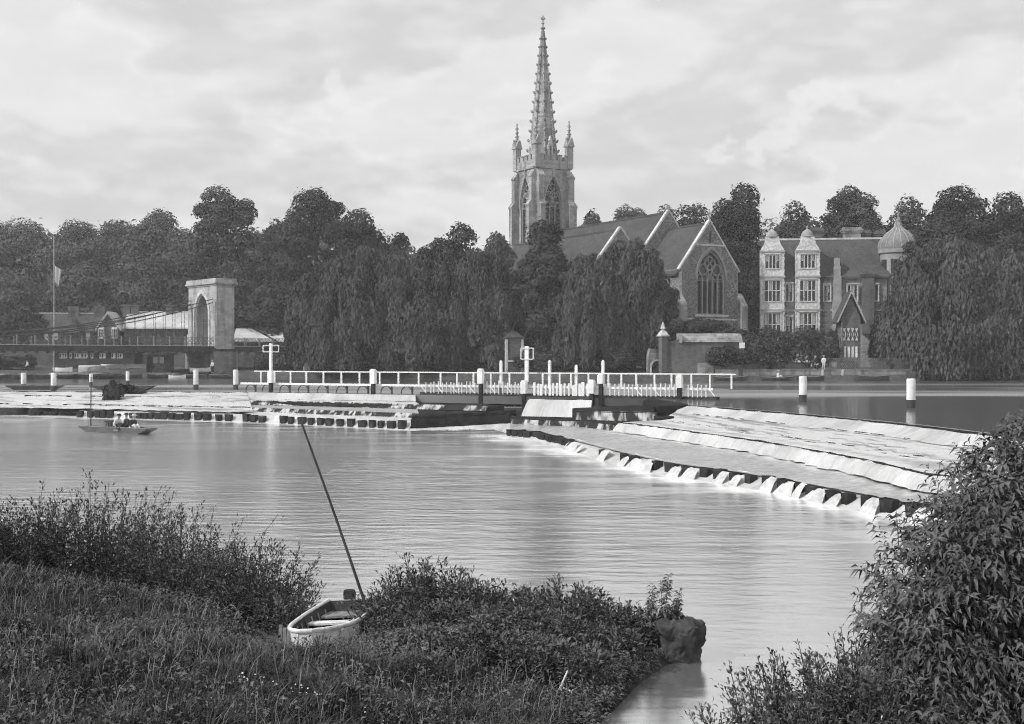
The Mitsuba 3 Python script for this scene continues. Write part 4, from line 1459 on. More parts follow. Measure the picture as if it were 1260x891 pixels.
for x, w in ((-46, 9), (-34, 3), (-28, 8), (-19, 7), (-8, 3), (2, 8), (17, 5), (24, 7)):
    b = MB()
    b.box(x * u, (x + w) * u, -0.08, -0.002, Z(441, d), Z(434.5, d))
    k = b.put('window', 'm_white', t, hf)
    for i in range(max(1, w // 3)):
        b = MB()
        a = (x + 0.5 + i * 3) * u
        b.box(a, a + 1.6 * u, -0.11, -0.082, Z(440, d), Z(435.5, d))
        b.put('pane', 'm_glass', k, hf)
d = 183.5
u = d / F
hf = frame([X(191, d), d, 0], -14)
t = thing('waiting_hut', 'small flat roofed hut with a white doorway on the landing', 'hut')
b = MB()
b.box(-1.5, 1.6, 0, 2.6, 2.3, Z(436.5, d))
b.put('wall', 'm_rubble', t, hf)
b = MB()
b.box(-1.9, 2.0, -0.5, 3.0, Z(436.5, d), Z(434, d))
b.put('roof', 'm_dressed', t, hf)
b = MB()
b.box(-1.35, -0.55, -0.06, -0.002, 2.5, Z(439, d))
b.put('doorway', 'm_iron', t, hf)
for x in (-0.3, 0.75):
    b = MB()
    b.box(x, x + 0.7, -0.07, -0.002, Z(447, d), Z(439.5, d))
    b.put('window', 'm_white', t, hf)
t = thing('landing_stage', 'pale low landing stage along the far bank below the sheds', 'landing stage')
for i in range(14):
    x0 = X(60 + i * 11, 180.0)
    b = MB()
    b.box(x0, x0 + 1.29, 180.0 + 0.03 * i, 183, 1.3, 2.55 + 0.02 * (i % 3))
    b.put('plank_bay', 'm_slate' if i % 4 else 'm_dressed', t)
fp = thing('flagpole', 'tall thin white flagpole rising behind the bridge deck', 'flagpole')
d = 178.0
b = MB()
b.tube([(X(66.5, d), d, 2.4), (X(66.5, d), d, Z(290, d))], [0.085, 0.04], 8)
b.put('pole', 'm_slate', fp)
fl = thing('flag', 'pale flag hanging limp near the top of the flagpole', 'flag')
xs, zs = np.meshgrid(np.linspace(0, 1, 12), np.linspace(0, 1, 9), indexing='ij')
P = np.stack([X(66.5, d) + 0.08 + xs * 1.0 * (0.6 + 0.4 * zs), d + 0.14 * np.sin(xs * 11 + zs * 2), Z(346, d) + zs * 2.3 - xs * 0.7], -1)
i, j = np.meshgrid(np.arange(11), np.arange(8), indexing='ij')
q = np.stack([i * 9 + j, (i + 1) * 9 + j, (i + 1) * 9 + j + 1, i * 9 + j + 1], -1).reshape(-1, 4)
put('cloth', (P.reshape(-1, 3), np.vstack([q[:, [0, 1, 2]], q[:, [0, 2, 3]]])), 'm_canvas', fl, smooth=True)
cx_ = thing('stone_cross', 'small white stone cross on the bank below the willows', 'cross')
d = 181.0
b = MB()
x = X(377, d)
b.box(x - 0.45, x + 0.45, d - 0.4, d + 0.4, 2.6, Z(446.5, d))
b.box(x - 0.15, x + 0.15, d - 0.12, d + 0.12, Z(446.5, d), Z(436, d))
b.box(x - 0.45, x + 0.45, d - 0.1, d + 0.1, Z(441, d), Z(439, d))
b.put('cross', 'm_white', cx_)
# ---------------------------------------------------------------- trees
def cards(c, nrm, size, rng, long=1.25, droop=0.0, jit=0.33):
    """A leaf spray at each centre: a kite of two triangles, its face near nrm."""
    n = len(c)
    nrm = nrm + rng.normal(0, jit, (n, 3))
    nrm /= np.linalg.norm(nrm, axis=1, keepdims=True)
    t = np.cross(nrm, rng.normal(0, 1, (n, 3)))
    if droop:
        down = np.array([0, 0, -1.0]) - nrm * (-nrm[:, 2:3])
        t = t / np.linalg.norm(t, axis=1, keepdims=True) * (1 - droop) + down * droop * 1.4
    t /= np.maximum(np.linalg.norm(t, axis=1, keepdims=True), 1e-9)
    s = np.cross(nrm, t)
    L = (size * rng.uniform(0.6, 1.35, n))[:, None]
    a, b = c - t * L * 0.55 * long, c + t * L * 0.55 * long
    m = c - t * L * 0.08
    w = s * L * rng.uniform(0.30, 0.5, (n, 1))
    bend = nrm * L * 0.14
    v = np.stack([a - bend, m - w, b - bend, m + w], 1).reshape(-1, 3)
    k = np.arange(n)[:, None] * 4
    return v, np.vstack([k + [0, 1, 2], k + [0, 2, 3]])


def sphere_dirs(n, rng):
    d = rng.normal(0, 1, (n, 3))
    return d / np.linalg.norm(d, axis=1, keepdims=True)


def crown(lobes, n, size, rng, droop=0.0):
    """lobes rows (x, y, z, rx, ry, rz); sprays spread through the shell of every lobe, thinner below."""
    lb = np.asarray(lobes, float)
    wgt = (lb[:, 3] * lb[:, 5]) ** 1.0
    pick = rng.choice(len(lb), n, p=wgt / wgt.sum())
    d = sphere_dirs(n, rng)
    d[:, 2] = np.where((d[:, 2] < -0.2) & (rng.random(n) < 0.55), -d[:, 2], d[:, 2])
    L = lb[pick]
    bump = 0.80 + 0.5 * (meshkit.fbm(d * 2.3 + pick[:, None] * 3.7, 2, 1) - 0.5)
    rho = bump * np.where(rng.random(n) < 0.72, rng.uniform(0.88, 1.10, n), rng.uniform(0.45, 0.9, n)) + 0.14 + np.where(rng.random(n) < 0.2, np.minimum(rng.exponential(0.09, n), 0.24), 0)
    c = L[:, :3] + L[:, 3:] * d * rho[:, None]
    nn = d / L[:, 3:]
    nn /= np.linalg.norm(nn, axis=1, keepdims=True)
    return cards(c, nn + [0, 0, 0.25], size, rng, droop=droop)


def limbs(base, top, tips, r0, rng, lean=0.0):
    b = MB()
    base, top = np.asarray(base, float), np.asarray(top, float)
    t = np.linspace(0, 1, 7)[:, None]
    p = base + (top - base) * t + np.sin(t * 5) * rng.normal(0, 0.25, 3) * [1, 1, 0]
    b.tube(p, r0 * (1.15 - 0.85 * t[:, 0]) + r0 * 0.35 * np.exp(-t[:, 0] * 14), 8)
    for q in tips:
        s = p[rng.integers(2, 6)]
        u = np.linspace(0, 1, 5)[:, None]
        w = s + (np.asarray(q) - s) * u + [0, 0, 1] * np.sin(u * 3.14) * 0.1 * np.linalg.norm(q - s)
        b.tube(w, r0 * 0.42 * (1 - 0.85 * u[:, 0]), 5)
    return b


TN = [0]


def ground(x, y):
    return float(far_height(np.array([x]), np.array([y]))[0])


def tree(px, ptop, pw, d, label, mat='m_leaf_mid', n=9000, ybot=None, size=0.46, k=40, open_=0.0, group=None, shape=1.0, name='broadleaf_tree', lobe=(0.20, 0.40)):
    """Broadleaf: lobes scattered in the crown's outer half round a core; px, ptop and pw say where the crown stands in the photograph."""
    TN[0] += 1
    rng = np.random.default_rng(100 + TN[0])
    x, zt, w = X(px, d), Z(ptop, d), pw * d / F
    g = ground(x, d)
    zb = Z(ybot, d) if ybot else g + (zt - g) * 0.16
    c = np.array([x, d, (zt + zb) / 2])
    R = np.array([w / 2, w / 2 * 0.9, (zt - zb) / 2])
    lobes = []
    dirs = sphere_dirs(k, rng)
    dirs[:, 1] = -np.abs(dirs[:, 1]) * np.where(rng.random(k) < 0.7, 1, -1)
    for q in dirs:
        taper = 1.0 if q[2] < 0 else 1 - 0.28 * shape * q[2]
        rr = rng.uniform(*lobe) * min(R[0], R[2]) * 1.05
        f = rng.uniform(0.62, 0.92) - rr / R.max() * 0.25
        lobes.append([*(c + R * q * f * [taper, taper, 1]), rr * rng.uniform(1.0, 1.35), rr * 1.1, rr * rng.uniform(0.75, 1.0)])
    lobes.append([c[0] + rng.normal(0, 0.12) * w, d, zt - R[2] * 0.24, R[0] * 0.42, R[1] * 0.42, R[2] * 0.26])
    if open_ < 0.5:
        lobes.append([*c, R[0] * 0.62, R[1] * 0.62, R[2] * 0.72])
        lobes.append([c[0], c[1], c[2] - R[2] * 0.45, R[0] * 0.6, R[1] * 0.6, R[2] * 0.4])
    t = thing(name, label, 'tree', group)
    put('crown', crown(lobes, int(n * 1.6), size, rng), mat, t)
    tips = [np.array(l[:3]) for l in lobes[: 14 if open_ else 7]]
    limbs((x, d, g - 0.3), (x, d, zt - R[2] * 0.5), tips, max(0.22, (zt - g) * 0.022), rng).put('trunk', 'm_bark', t, smooth=True)
    return t


def willow(px, ptop, pw, d, label, n=10000, ybot=450, mat='m_leaf_willow', wisps=90, group='weeping willows on the far bank', lean=0):
    """Weeping tree: limbs arch up and out, and from each hang curtains of fine sprays."""
    TN[0] += 1
    rng = np.random.default_rng(100 + TN[0])
    x, zt, w = X(px, d), Z(ptop, d), pw * d / F
    g, zb = ground(x, d), Z(ybot, d)
    H = zt - zb
    V, Fc, at = [], [], 0
    tips, out = [], []
    for i in range(wisps):
        a = i * 2.399 + rng.normal(0, 0.3)
        hv = ((i + 0.5) / wisps) ** 0.8
        env = math.sqrt(max(0.02, 1 - (1 - min(1.0, hv * 1.35)) ** 2)) * rng.uniform(0.80, 1.04)
        hx, hy = env * w / 2 * math.cos(a) + lean, env * w * 0.42 * math.sin(a)
        top = zt - H * (0.015 + 0.80 * hv * rng.uniform(0.85, 1.1)) - 0.4 * rng.random()
        cw, fall = w * rng.uniform(0.07, 0.16), min(top - zb, H * rng.uniform(0.16, 0.42))
        c0 = np.array([x + hx * 0.93, d + hy, top])
        tips.append(c0)
        m = int(2.2 * n / wisps)
        # a cascade: domed at its head, then hanging strands that taper and sway
        s = rng.random(m) ** 0.8
        ang = rng.uniform(0, 2 * np.pi, m)
        strand = np.floor(rng.random(m) * 11)
        ang = np.where(rng.random(m) < 0.8, strand / 11 * 2 * np.pi + rng.normal(0, 0.2, m), ang)
        rad = cw * np.minimum(1, np.sqrt(s / 0.16)) * (1.0 - 0.2 * s) * rng.uniform(0.75, 1.05, m)
        length = fall * (0.7 + 0.45 * np.sin(strand * 12.9898 + i) ** 2)
        c = c0 + np.stack([np.cos(ang) * rad + 0.05 * cw * np.sin(s * 7 + strand), np.sin(ang) * rad, -s * length + rng.normal(0, 0.2, m)], 1)
        nn = np.stack([np.cos(ang), np.sin(ang), 0.9 * (1 - s / 0.2).clip(0, 1) + 0.15], 1)
        v, f = cards(c, nn, 0.36, rng, 2.1, 0.78)
        V.append(v)
        Fc.append(f + at)
        at += len(v)
    t = thing('willow_tree', label, 'tree', group)
    put('crown', (np.vstack(V), np.vstack(Fc)), mat, t)
    limbs((x, d, g - 0.5), (x, d, zt - H * 0.25), tips[::12], 0.5, rng).put('trunk', 'm_bark', t, smooth=True)
    return t


def bush(px, ptop, pw, d, ybot, label, mat='m_leaf_dark', n=1800, size=0.42, name='shrub', z0=None, group=None, k=13):
    TN[0] += 1
    rng = np.random.default_rng(100 + TN[0])
    x, zt, zb, w = X(px, d), Z(ptop, d), Z(ybot, d), pw * d / F
    h = zt - zb
    lobes = []
    for i in range(k):
        q = rng.uniform(-1, 1)
        r = rng.uniform(0.4, 0.62)
        lobes.append([x + q * w / 2 * 0.75, d + rng.uniform(-0.12, 0.3) * w, zb + h * rng.uniform(0.12, 0.72 - 0.2 * abs(q)), w * r * 0.45, w * r * 0.35, h * r * 0.55])
    t = thing(name, label, 'shrub', group)
    put('foliage', crown(lobes, n, size, rng), mat, t)
    b = MB()
    for l in lobes[:5]:
        b.tube([(x, d, zb - 0.6), ((x + l[0]) / 2, (d + l[1]) / 2, (zb + l[2]) / 2), l[:3]], [0.09, 0.06, 0.03], 5)
    b.put('stem', 'm_bark', t, smooth=True)
    return t


G1 = 'trees on the wooded hill'
# the wooded hill behind the bridge
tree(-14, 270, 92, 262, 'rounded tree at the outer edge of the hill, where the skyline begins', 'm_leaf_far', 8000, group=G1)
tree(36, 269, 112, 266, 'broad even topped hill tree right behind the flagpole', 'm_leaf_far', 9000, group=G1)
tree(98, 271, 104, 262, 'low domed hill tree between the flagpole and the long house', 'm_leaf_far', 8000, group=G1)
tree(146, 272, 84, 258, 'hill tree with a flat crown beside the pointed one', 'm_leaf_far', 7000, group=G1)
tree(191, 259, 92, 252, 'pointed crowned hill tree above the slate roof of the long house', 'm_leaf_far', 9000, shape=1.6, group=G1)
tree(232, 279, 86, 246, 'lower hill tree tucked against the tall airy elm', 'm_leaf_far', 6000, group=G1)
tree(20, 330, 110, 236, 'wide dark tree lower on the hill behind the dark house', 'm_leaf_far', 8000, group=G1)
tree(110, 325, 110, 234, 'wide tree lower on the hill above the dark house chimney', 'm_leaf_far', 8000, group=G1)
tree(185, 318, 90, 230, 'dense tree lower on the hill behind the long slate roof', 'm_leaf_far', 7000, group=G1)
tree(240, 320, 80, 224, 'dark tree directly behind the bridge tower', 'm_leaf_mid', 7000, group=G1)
# the tall trees between the bridge and the church
tree(279, 231, 90, 226, 'tall airy tree with gaps in its crown behind the bridge tower', 'm_leaf_mid', 7600, ybot=340, open_=1, k=48, shape=0.1, lobe=(0.15, 0.26), name='elm_tree')
tree(290, 318, 90, 222, 'dense lower tree under the tall airy elm', 'm_leaf_mid', 7000)
tree(388, 233, 118, 216, 'largest tall tree, its wide ragged crown the highest between bridge and spire', 'm_leaf_dark', 13000, ybot=400, k=60, open_=0.6, name='elm_tree', lobe=(0.15, 0.28))
tree(338, 272, 84, 219, 'tall tree leaning out beside the largest elm', 'm_leaf_dark', 8000, ybot=405, name='elm_tree', k=44, lobe=(0.16, 0.3))
tree(446, 259, 92, 208, 'tall tree sloping down from the largest elm towards the willows', 'm_leaf_dark', 9500, ybot=420, name='elm_tree', k=50, lobe=(0.15, 0.28))
tree(484, 288, 60, 204, 'smaller tree at the foot of the slope of elms', 'm_leaf_dark', 6000)
tree(345, 350, 110, 207, 'broad dark tree filling the gap behind the low shed', 'm_leaf_dark', 9000)
tree(556, 277, 84, 202, 'ragged topped tree rising behind the willows, before the church tower', 'm_leaf_mid', 7600, k=44, lobe=(0.13, 0.25))
tree(606, 287, 62, 197, 'small tree touching the foot of the church tower', 'm_leaf_mid', 6000)
tree(520, 320, 90, 192, 'dense tree behind the middle willows', 'm_leaf_dark', 7000)
# the willows and the dark tree on the far bank
willow(398, 318, 84, 178, 'weeping willow nearest to the bridge end')
willow(446, 298, 112, 175, 'wide weeping willow, the second from the bridge', 13000)
willow(520, 296, 116, 174, 'wide weeping willow in the middle of the row on the far bank', 13000)
willow(594, 298, 104, 173, 'weeping willow just before the brick pier house', 12000)
tree(676, 274, 92, 171, 'dark spreading tree in front of the church tower', 'm_leaf_dark', 15000, ybot=452, size=0.40, k=40, lobe=(0.2, 0.34), name='yew_tree')
willow(722, 306, 76, 168, 'narrow weeping willow beside the dark yew', 11000)
willow(776, 288, 104, 172, 'upright weeping willow hiding the church nave, its strands falling to the gateway', 15000, ybot=448)
# behind the church and the manor
G2 = 'trees rising behind the church and manor'
tree(728, 261, 52, 246, 'small round tree showing between the tower and the nave roof', 'm_leaf_mid', 5000, group=G2)
tree(775, 253, 72, 242, 'rounded tree above the nave ridge', 'm_leaf_mid', 6000, group=G2)
tree(814, 254, 60, 240, 'tree just behind the nave gable cross', 'm_leaf_mid', 5000, group=G2)
tree(850, 252, 66, 236, 'tree above the chancel ridge', 'm_leaf_mid', 5500, group=G2)
tree(905, 226, 88, 204, 'tall dark tree between the church gable and the manor', 'm_leaf_dark', 13000, ybot=420, k=34, lobe=(0.26, 0.4), group=G2)
tree(925, 300, 64, 200, 'lower dark tree against the flank of the manor', 'm_leaf_dark', 5000, ybot=430, group=G2)
tree(974, 250, 84, 226, 'low wide tree above the manor roof ridge', 'm_leaf_mid', 7500, group=G2)
tree(1046, 230, 76, 222, 'tall domed tree behind the manor chimneys', 'm_leaf_mid', 8500, ybot=320, group=G2)
tree(1112, 244, 86, 214, 'tree behind the ribbed dome', 'm_leaf_mid', 7500, group=G2)
tree(1010, 285, 80, 236, 'tree low behind the chimneys of the manor', 'm_leaf_mid', 6000, group=G2)
tree(1158, 262, 116, 180, 'dense dark tree standing between the dome and the great willow', 'm_leaf_dark', 12000, ybot=400, k=40, lobe=(0.2, 0.34), group=G2)
tree(1183, 230, 112, 200, 'tall tree with a broken top above the great willow', 'm_leaf_dark', 10500, ybot=360, k=50, lobe=(0.14, 0.27), group=G2)
tree(1246, 238, 96, 196, 'tall dark tree at the outer edge beyond the great willow', 'm_leaf_dark', 8500, group=G2)
tree(1310, 250, 90, 196, 'dark tree just past the great willow', 'm_leaf_dark', 6000, group=G2)
willow(1168, 288, 158, 165.5, 'great weeping willow overhanging the river beside the manor', 22000, 458, wisps=150, group=None)
willow(1236, 300, 110, 163, 'weeping willow overhanging the river beyond the great one', 14000, 460, group=None)
# a far wood closes the skyline behind the single trees
rng = np.random.default_rng(77)
lobes = []
for px in np.arange(-420, 1520, 15):
    d = 285 + rng.uniform(-12, 20)
    x = X(px, d)
    g = ground(x, d)
    top = Z((274 if px > 720 else 279 if px < 470 else 306) + rng.uniform(-5, 9), d)
    lobes.append([x, d, top - 6, 5.0, 4, 6])
    lobes.append([x + 2, d - 14, top - 12, 5, 4, 6.5])
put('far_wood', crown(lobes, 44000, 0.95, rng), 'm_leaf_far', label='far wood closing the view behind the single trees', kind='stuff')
# hedges and shrubs along the far bank
G3 = 'shrubs in the riverside gardens'
for px, pt, pw, d, yb, lab, m in (
    (902, 394, 62, 165.5, 446, 'ivy dark shrub behind the white notice board', 'm_leaf_dark'), (948, 402, 74, 165.5, 447, 'rounded shrub under the first manor bay', 'm_leaf_dark'),
    (994, 396, 70, 165.5, 447, 'rounded shrub under the second manor bay', 'm_leaf_mid'), (1020, 402, 36, 166.5, 445, 'shrub beside the timbered boathouse', 'm_leaf_dark'),
    (1084, 384, 34, 169, 450, 'dark shrub filling the corner behind the boathouse', 'm_leaf_dark'), (1035, 398, 26, 169.5, 440, 'shrub behind the boathouse post', 'm_leaf_dark'),
    (862, 388, 66, 170, 415, 'clipped shrub below the great east window', 'm_leaf_dark'), (830, 392, 34, 167, 425, 'shrub behind the pinnacled gate pier', 'm_leaf_dark'),
    (655, 424, 42, 166, 455, 'low shrub beside the brick pier house', 'm_leaf_dark'), (700, 426, 50, 166.4, 455, 'low shrub under the narrow willow', 'm_leaf_dark'), (750, 428, 56, 166, 456, 'low shrub under the upright willow', 'm_leaf_dark'),
    (893, 424, 48, 162.9, 448, 'ivy hanging over the end of the boundary wall', 'm_leaf_dark'),
    (332, 424, 34, 185, 456, 'shrub on the slope by the bridge end', 'm_leaf_mid'), (366, 428, 46, 183, 457, 'shrub behind the stone cross', 'm_leaf_mid'), (18, 372, 62, 196, 425, 'pale leafed bush above the bridge railings', 'm_leaf_willow'),
    (1200, 415, 90, 164.6, 458, 'dark undergrowth below the great willow', 'm_leaf_dark'), (1130, 420, 60, 165.5, 452, 'dark undergrowth between boathouse and great willow', 'm_leaf_dark'),
    (600, 432, 70, 172, 456, 'undergrowth below the willow beside the brick pier house', 'm_leaf_dark'), (520, 434, 90, 173, 457, 'undergrowth below the middle willow', 'm_leaf_dark'), (440, 434, 90, 175, 458, 'undergrowth below the second willow', 'm_leaf_dark'),
    (16, 432, 46, 190, 452, 'dark bush under the bridge deck beyond the boat shed', 'm_leaf_dark'),
):
    bush(px, pt, pw, d, yb, lab, m, 4200, 0.32, group=G3)
bush(137, 467, 24, 104.5, 505, 'brush of driftwood and leaves growing on the weir sill', 'm_leaf_dark', 2600, 0.24, name='weir_bush', k=18)
bush(160, 473, 34, 107.5, 485, 'low dark brush caught behind the weir sill beside the black punt', 'm_leaf_dark', 2200, 0.24, name='weir_bush', k=16)
# ---------------------------------------------------------------- boats
def hull_mesh(L, B, H, pram=0.0, transom=0.62, n=17, sheer=0.14, thick=0.035, lining=None):
    """x along the boat, bow at +; z = 0 is the waterline. Outer and inner skins and the strip between them."""
    s = np.linspace(0, 1, n)
    bow = np.where(s < 0.42, transom + (1 - transom) * np.sin(np.clip(s / 0.42, 0, 1) * np.pi / 2), (1 - np.clip((s - 0.42) / 0.58, 0, 1) ** (2.0 + 0.4 * pram)) ** (1 - 0.45 * pram))
    half = np.maximum(B / 2 * bow, 0.03 + 0.1 * pram)
    top = H + sheer * (2 * s - 0.9) ** 2
    bot = -0.12 + 0.10 * np.clip((s - 0.75) / 0.25, 0, 1) ** 2
    ring = [(1.0, 1.0), (0.97, 0.6), (0.86, 0.25), (0.55, 0.04), (0.0, 0.0)]
    prof = ring + [(-a, c) for a, c in ring[-2::-1]]

    def skin(t):
        v = []
        for i in range(n):
            for a, c in prof:
                hw = max(half[i] - t, 0.01)
                v.append([(s[i] - 0.5) * (L - 2 * t), a * hw, bot[i] + t + (top[i] - bot[i] - t) * c])
        return np.array(v)
    m = len(prof)
    i, j = np.meshgrid(np.arange(n - 1), np.arange(m - 1), indexing='ij')
    q = np.stack([i * m + j, i * m + j + 1, (i + 1) * m + j + 1, (i + 1) * m + j], -1).reshape(-1, 4)
    b = MB()
    out, inn = skin(0.0), skin(thick)
    b.add(out, q)
    if lining is None:
        lining = b
    lining.add(inn, q[:, ::-1])
    for e in (0, n - 1):                               # transom and stem
        k = [e * m + j for j in range(m)]
        c = out[k].mean(0)
        b.add(np.vstack([out[k], c]), [[j, j + 1, m] for j in range(m - 1)] + [[m - 1, 0, m]])
        if e == 0:
            lining.add(np.vstack([inn[k], inn[k].mean(0)]), [[j + 1, j, m] for j in range(m - 1)] + [[0, m - 1, m]])
    rim = np.vstack([out[[i * m for i in range(n)]], out[[i * m + m - 1 for i in range(n - 1, -1, -1)]]])
    return b, rim, half, top


def row_boat(label, x, y, z, yaw, L=4.2, B=1.2, H=0.32, bsdf='m_boat_dark', group=None, up=False, name='rowing_boat', seats=3):
    t = thing(name, label, 'boat', group)
    fr = frame([x, y, z], yaw)
    if up:
        fr = fr @ np.diag([1, -1, -1, 1.0])
    b, rim, half, top = hull_mesh(L, B, H)
    b.put('hull', bsdf, t, fr)
    b = MB()
    b.tube(rim, 0.035, 5)
    b.put('gunwale', 'm_oldwood', t, fr)
    if not up:
        for i in range(seats):
            xx = (-0.32 + i * 0.28) * L
            w = np.interp(xx / L + 0.5, np.linspace(0, 1, len(half)), half) * 0.93
            b = MB()
            b.box(xx - 0.12, xx + 0.12, -w, w, H * 0.62, H * 0.62 + 0.04)
            b.put('seat', 'm_oldwood', t, fr)
    return t


def punt(label, x, y, z, yaw, L=6.0, B=0.9, H=0.38, bsdf='m_boat_dark', group=None):
    t = thing('punt', label, 'boat', group)
    fr = frame([x, y, z], yaw)
    prof = [(-L / 2, H), (-L / 2 + 0.1, H - 0.08), (-L / 2 + 1.0, -0.08), (L / 2 - 1.0, -0.08), (L / 2 - 0.1, H - 0.08), (L / 2, H)]
    side = Polygon(prof)
    b = MB()
    for y0 in (-B / 2, B / 2 - 0.04):
        b.slab(side, y0, y0 + 0.04)
    inner = [(a * 0.985, max(c, -0.06) + 0.05) for a, c in prof]
    b.slab(Polygon(prof[:1] + prof[1:-1] + prof[-1:] + [(L / 2 - 0.12, H), (L / 2 - 1.05, -0.03), (-L / 2 + 1.05, -0.03), (-L / 2 + 0.12, H)]), -B / 2 + 0.041, B / 2 - 0.041)
    b.put('hull', bsdf, t, fr)
    for s in (-1, 1):
        b = MB()
        b.box(s * L / 2 - (0.0 if s < 0 else 1.0), s * L / 2 + (1.0 if s < 0 else 0.0), -B / 2 + 0.042, B / 2 - 0.042, H - 0.06, H - 0.012)
        b.put('end_deck', 'm_boat_wood', t, fr)
    b = MB()
    for y0 in (-B / 2 - 0.02, B / 2 - 0.03):
        b.box(-L / 2, L / 2, y0, y0 + 0.05, H + 0.002, H + 0.04)
    b.put('gunwale', 'm_oldwood', t, fr)
    return t, fr


# ---------------------------------------------------------------- people
def chain_mesh(bones, joints, grow=1.0, length=0.06):
    parts = []
    for a, c in bones:
        (pa, ra), (pc, rc) = joints[a], joints[c]
        pts = [m3.Manifold.sphere(r * grow if r > 0.03 else r, 12 if r > 0.03 else 8).translate([float(q) for q in p]) for p, r in ((pa, ra), (pc, rc))]
        parts.append(m3.Manifold.batch_hull(pts))
    m = m3.Manifold.batch_boolean(parts, m3.OpType.Add)
    g = m.refine_to_length(length).to_mesh()
    t = trimesh.Trimesh(np.array(g.vert_properties[:, :3], float), np.array(g.tri_verts), process=False)
    trimesh.smoothing.filter_taubin(t, iterations=6)
    return t


def person(label, fr, pose, top='m_cloth_white', legs='m_cloth_white', hat='m_straw', lean=0.0, arms=None, skirt=False, face=0.0):
    """Faces +y of its frame. pose: 'stand' or 'sit'."""
    t = thing('person', label, 'person')
    hip = 0.95 if pose == 'stand' else 0.26
    ln = np.array([0, math.sin(lean), math.cos(lean)])
    P = lambda x, up, fwd=0.0: np.array([x, 0, hip]) + ln * up + np.array([0, fwd, 0])
    J = {'pelvis': (P(0, 0), 0.15), 'belly': (P(0, 0.22), 0.135), 'chest': (P(0, 0.40), 0.155), 'neck': (P(0, 0.56), 0.06), 'chin': (P(0, 0.66, 0.02), 0.075), 'skull': (P(0, 0.76), 0.105),
         'nose': (P(0, 0.70, 0.105), 0.016), 'brow': (P(0, 0.745, 0.075), 0.03), 'earl': (P(-0.1, 0.71), 0.02), 'earr': (P(0.1, 0.71), 0.02)}
    bones = [('pelvis', 'belly'), ('belly', 'chest'), ('chest', 'neck'), ('neck', 'chin'), ('chin', 'skull'), ('brow', 'nose'), ('skull', 'brow'), ('skull', 'earl'), ('skull', 'earr')]
    arms = arms or [((-0.27, 0.2, 0.08), (-0.2, 0.0, 0.28)), ((0.27, 0.2, 0.08), (0.2, 0.0, 0.28))]
    for s, n in ((-1, 'l'), (1, 'r')):
        el, ha = arms[0 if s < 0 else 1]
        J['sh' + n] = (P(s * 0.19, 0.48), 0.065)
        J['el' + n] = (P(*el), 0.048)
        J['wr' + n] = (P(*ha), 0.032)
        w, e_ = J['wr' + n][0], J['el' + n][0]
        dr_ = (w - e_) / np.linalg.norm(w - e_)
        sd = np.cross(dr_, [0, 0, 1.0])
        sd /= max(np.linalg.norm(sd), 1e-6)
        J['pa' + n] = (w + dr_ * 0.08, 0.031)
        bones += [('chest', 'sh' + n), ('sh' + n, 'el' + n), ('el' + n, 'wr' + n), ('wr' + n, 'pa' + n)]
        for i, (o, l) in enumerate(((-0.03, 0.07), (-0.01, 0.085), (0.012, 0.08), (0.032, 0.06))):
            J[f'k{i}{n}'] = (w + dr_ * 0.10 + sd * o, 0.0095)
            J[f'f{i}{n}'] = (w + dr_ * (0.10 + l) + sd * o * 1.2 - [0, 0, 0.02], 0.008)
            bones += [(f'k{i}{n}', f'f{i}{n}')]
        J['t0' + n] = (w + dr_ * 0.04 - sd * 0.02 * s, 0.011)
        J['t1' + n] = (w + dr_ * 0.09 - sd * 0.06 * s, 0.009)
        bones += [('t0' + n, 't1' + n)]
        if pose == 'stand':
            kn, an, to = np.array([s * 0.11, 0.05, 0.5]), np.array([s * 0.12, 0.0, 0.09]), np.array([s * 0.14, 0.17, 0.04])
        else:
            kn, an, to = np.array([s * 0.13, 0.42, 0.46]), np.array([s * 0.12, 0.66, 0.10]), np.array([s * 0.13, 0.82, 0.10])
        J['hi' + n] = (np.array([s * 0.1, 0.02, hip - 0.03]), 0.10)
        J['kn' + n], J['an' + n], J['to' + n] = (kn, 0.062), (an, 0.042), (to, 0.036)
        bones += [('pelvis', 'hi' + n), ('hi' + n, 'kn' + n), ('kn' + n, 'an' + n), ('an' + n, 'to' + n)]
    fr = fr @ frame([0, 0, 0], face)
    m = chain_mesh(bones, J)
    put('body', (m.vertices, m.faces), 'm_skin', t, fr, smooth=True)
    m = chain_mesh([('pelvis', 'belly'), ('belly', 'chest'), ('chest', 'shl'), ('chest', 'shr'), ('shl', 'ell'), ('shr', 'elr'), ('ell', 'wrl'), ('elr', 'wrr')], J, 1.16)
    put('jacket', (m.vertices, m.faces), top, t, fr, smooth=True)
    lb = [('pelvis', 'hil'), ('pelvis', 'hir'), ('hil', 'knl'), ('hir', 'knr'), ('knl', 'anl'), ('knr', 'anr')]
    if skirt:
        lb += [('knl', 'knr'), ('anl', 'anr'), ('hil', 'knr'), ('hir', 'knl'), ('knl', 'anr')]
    m = chain_mesh(lb, J, 1.18)
    put('skirt' if skirt else 'trousers', (m.vertices, m.faces), legs, t, fr, smooth=True)
    c = J['skull'][0]
    b = MB()
    b.add(*lathe([(0.001, 0.02), (0.21, 0.02), (0.215, 0.035), (0.125, 0.05), (0.122, 0.13), (0.10, 0.145), (0.001, 0.15)], 16))
    v, f = b.get()
    put('hat', (v + c + [0, 0, 0.03], f), hat, t, fr, smooth=40)
    return t


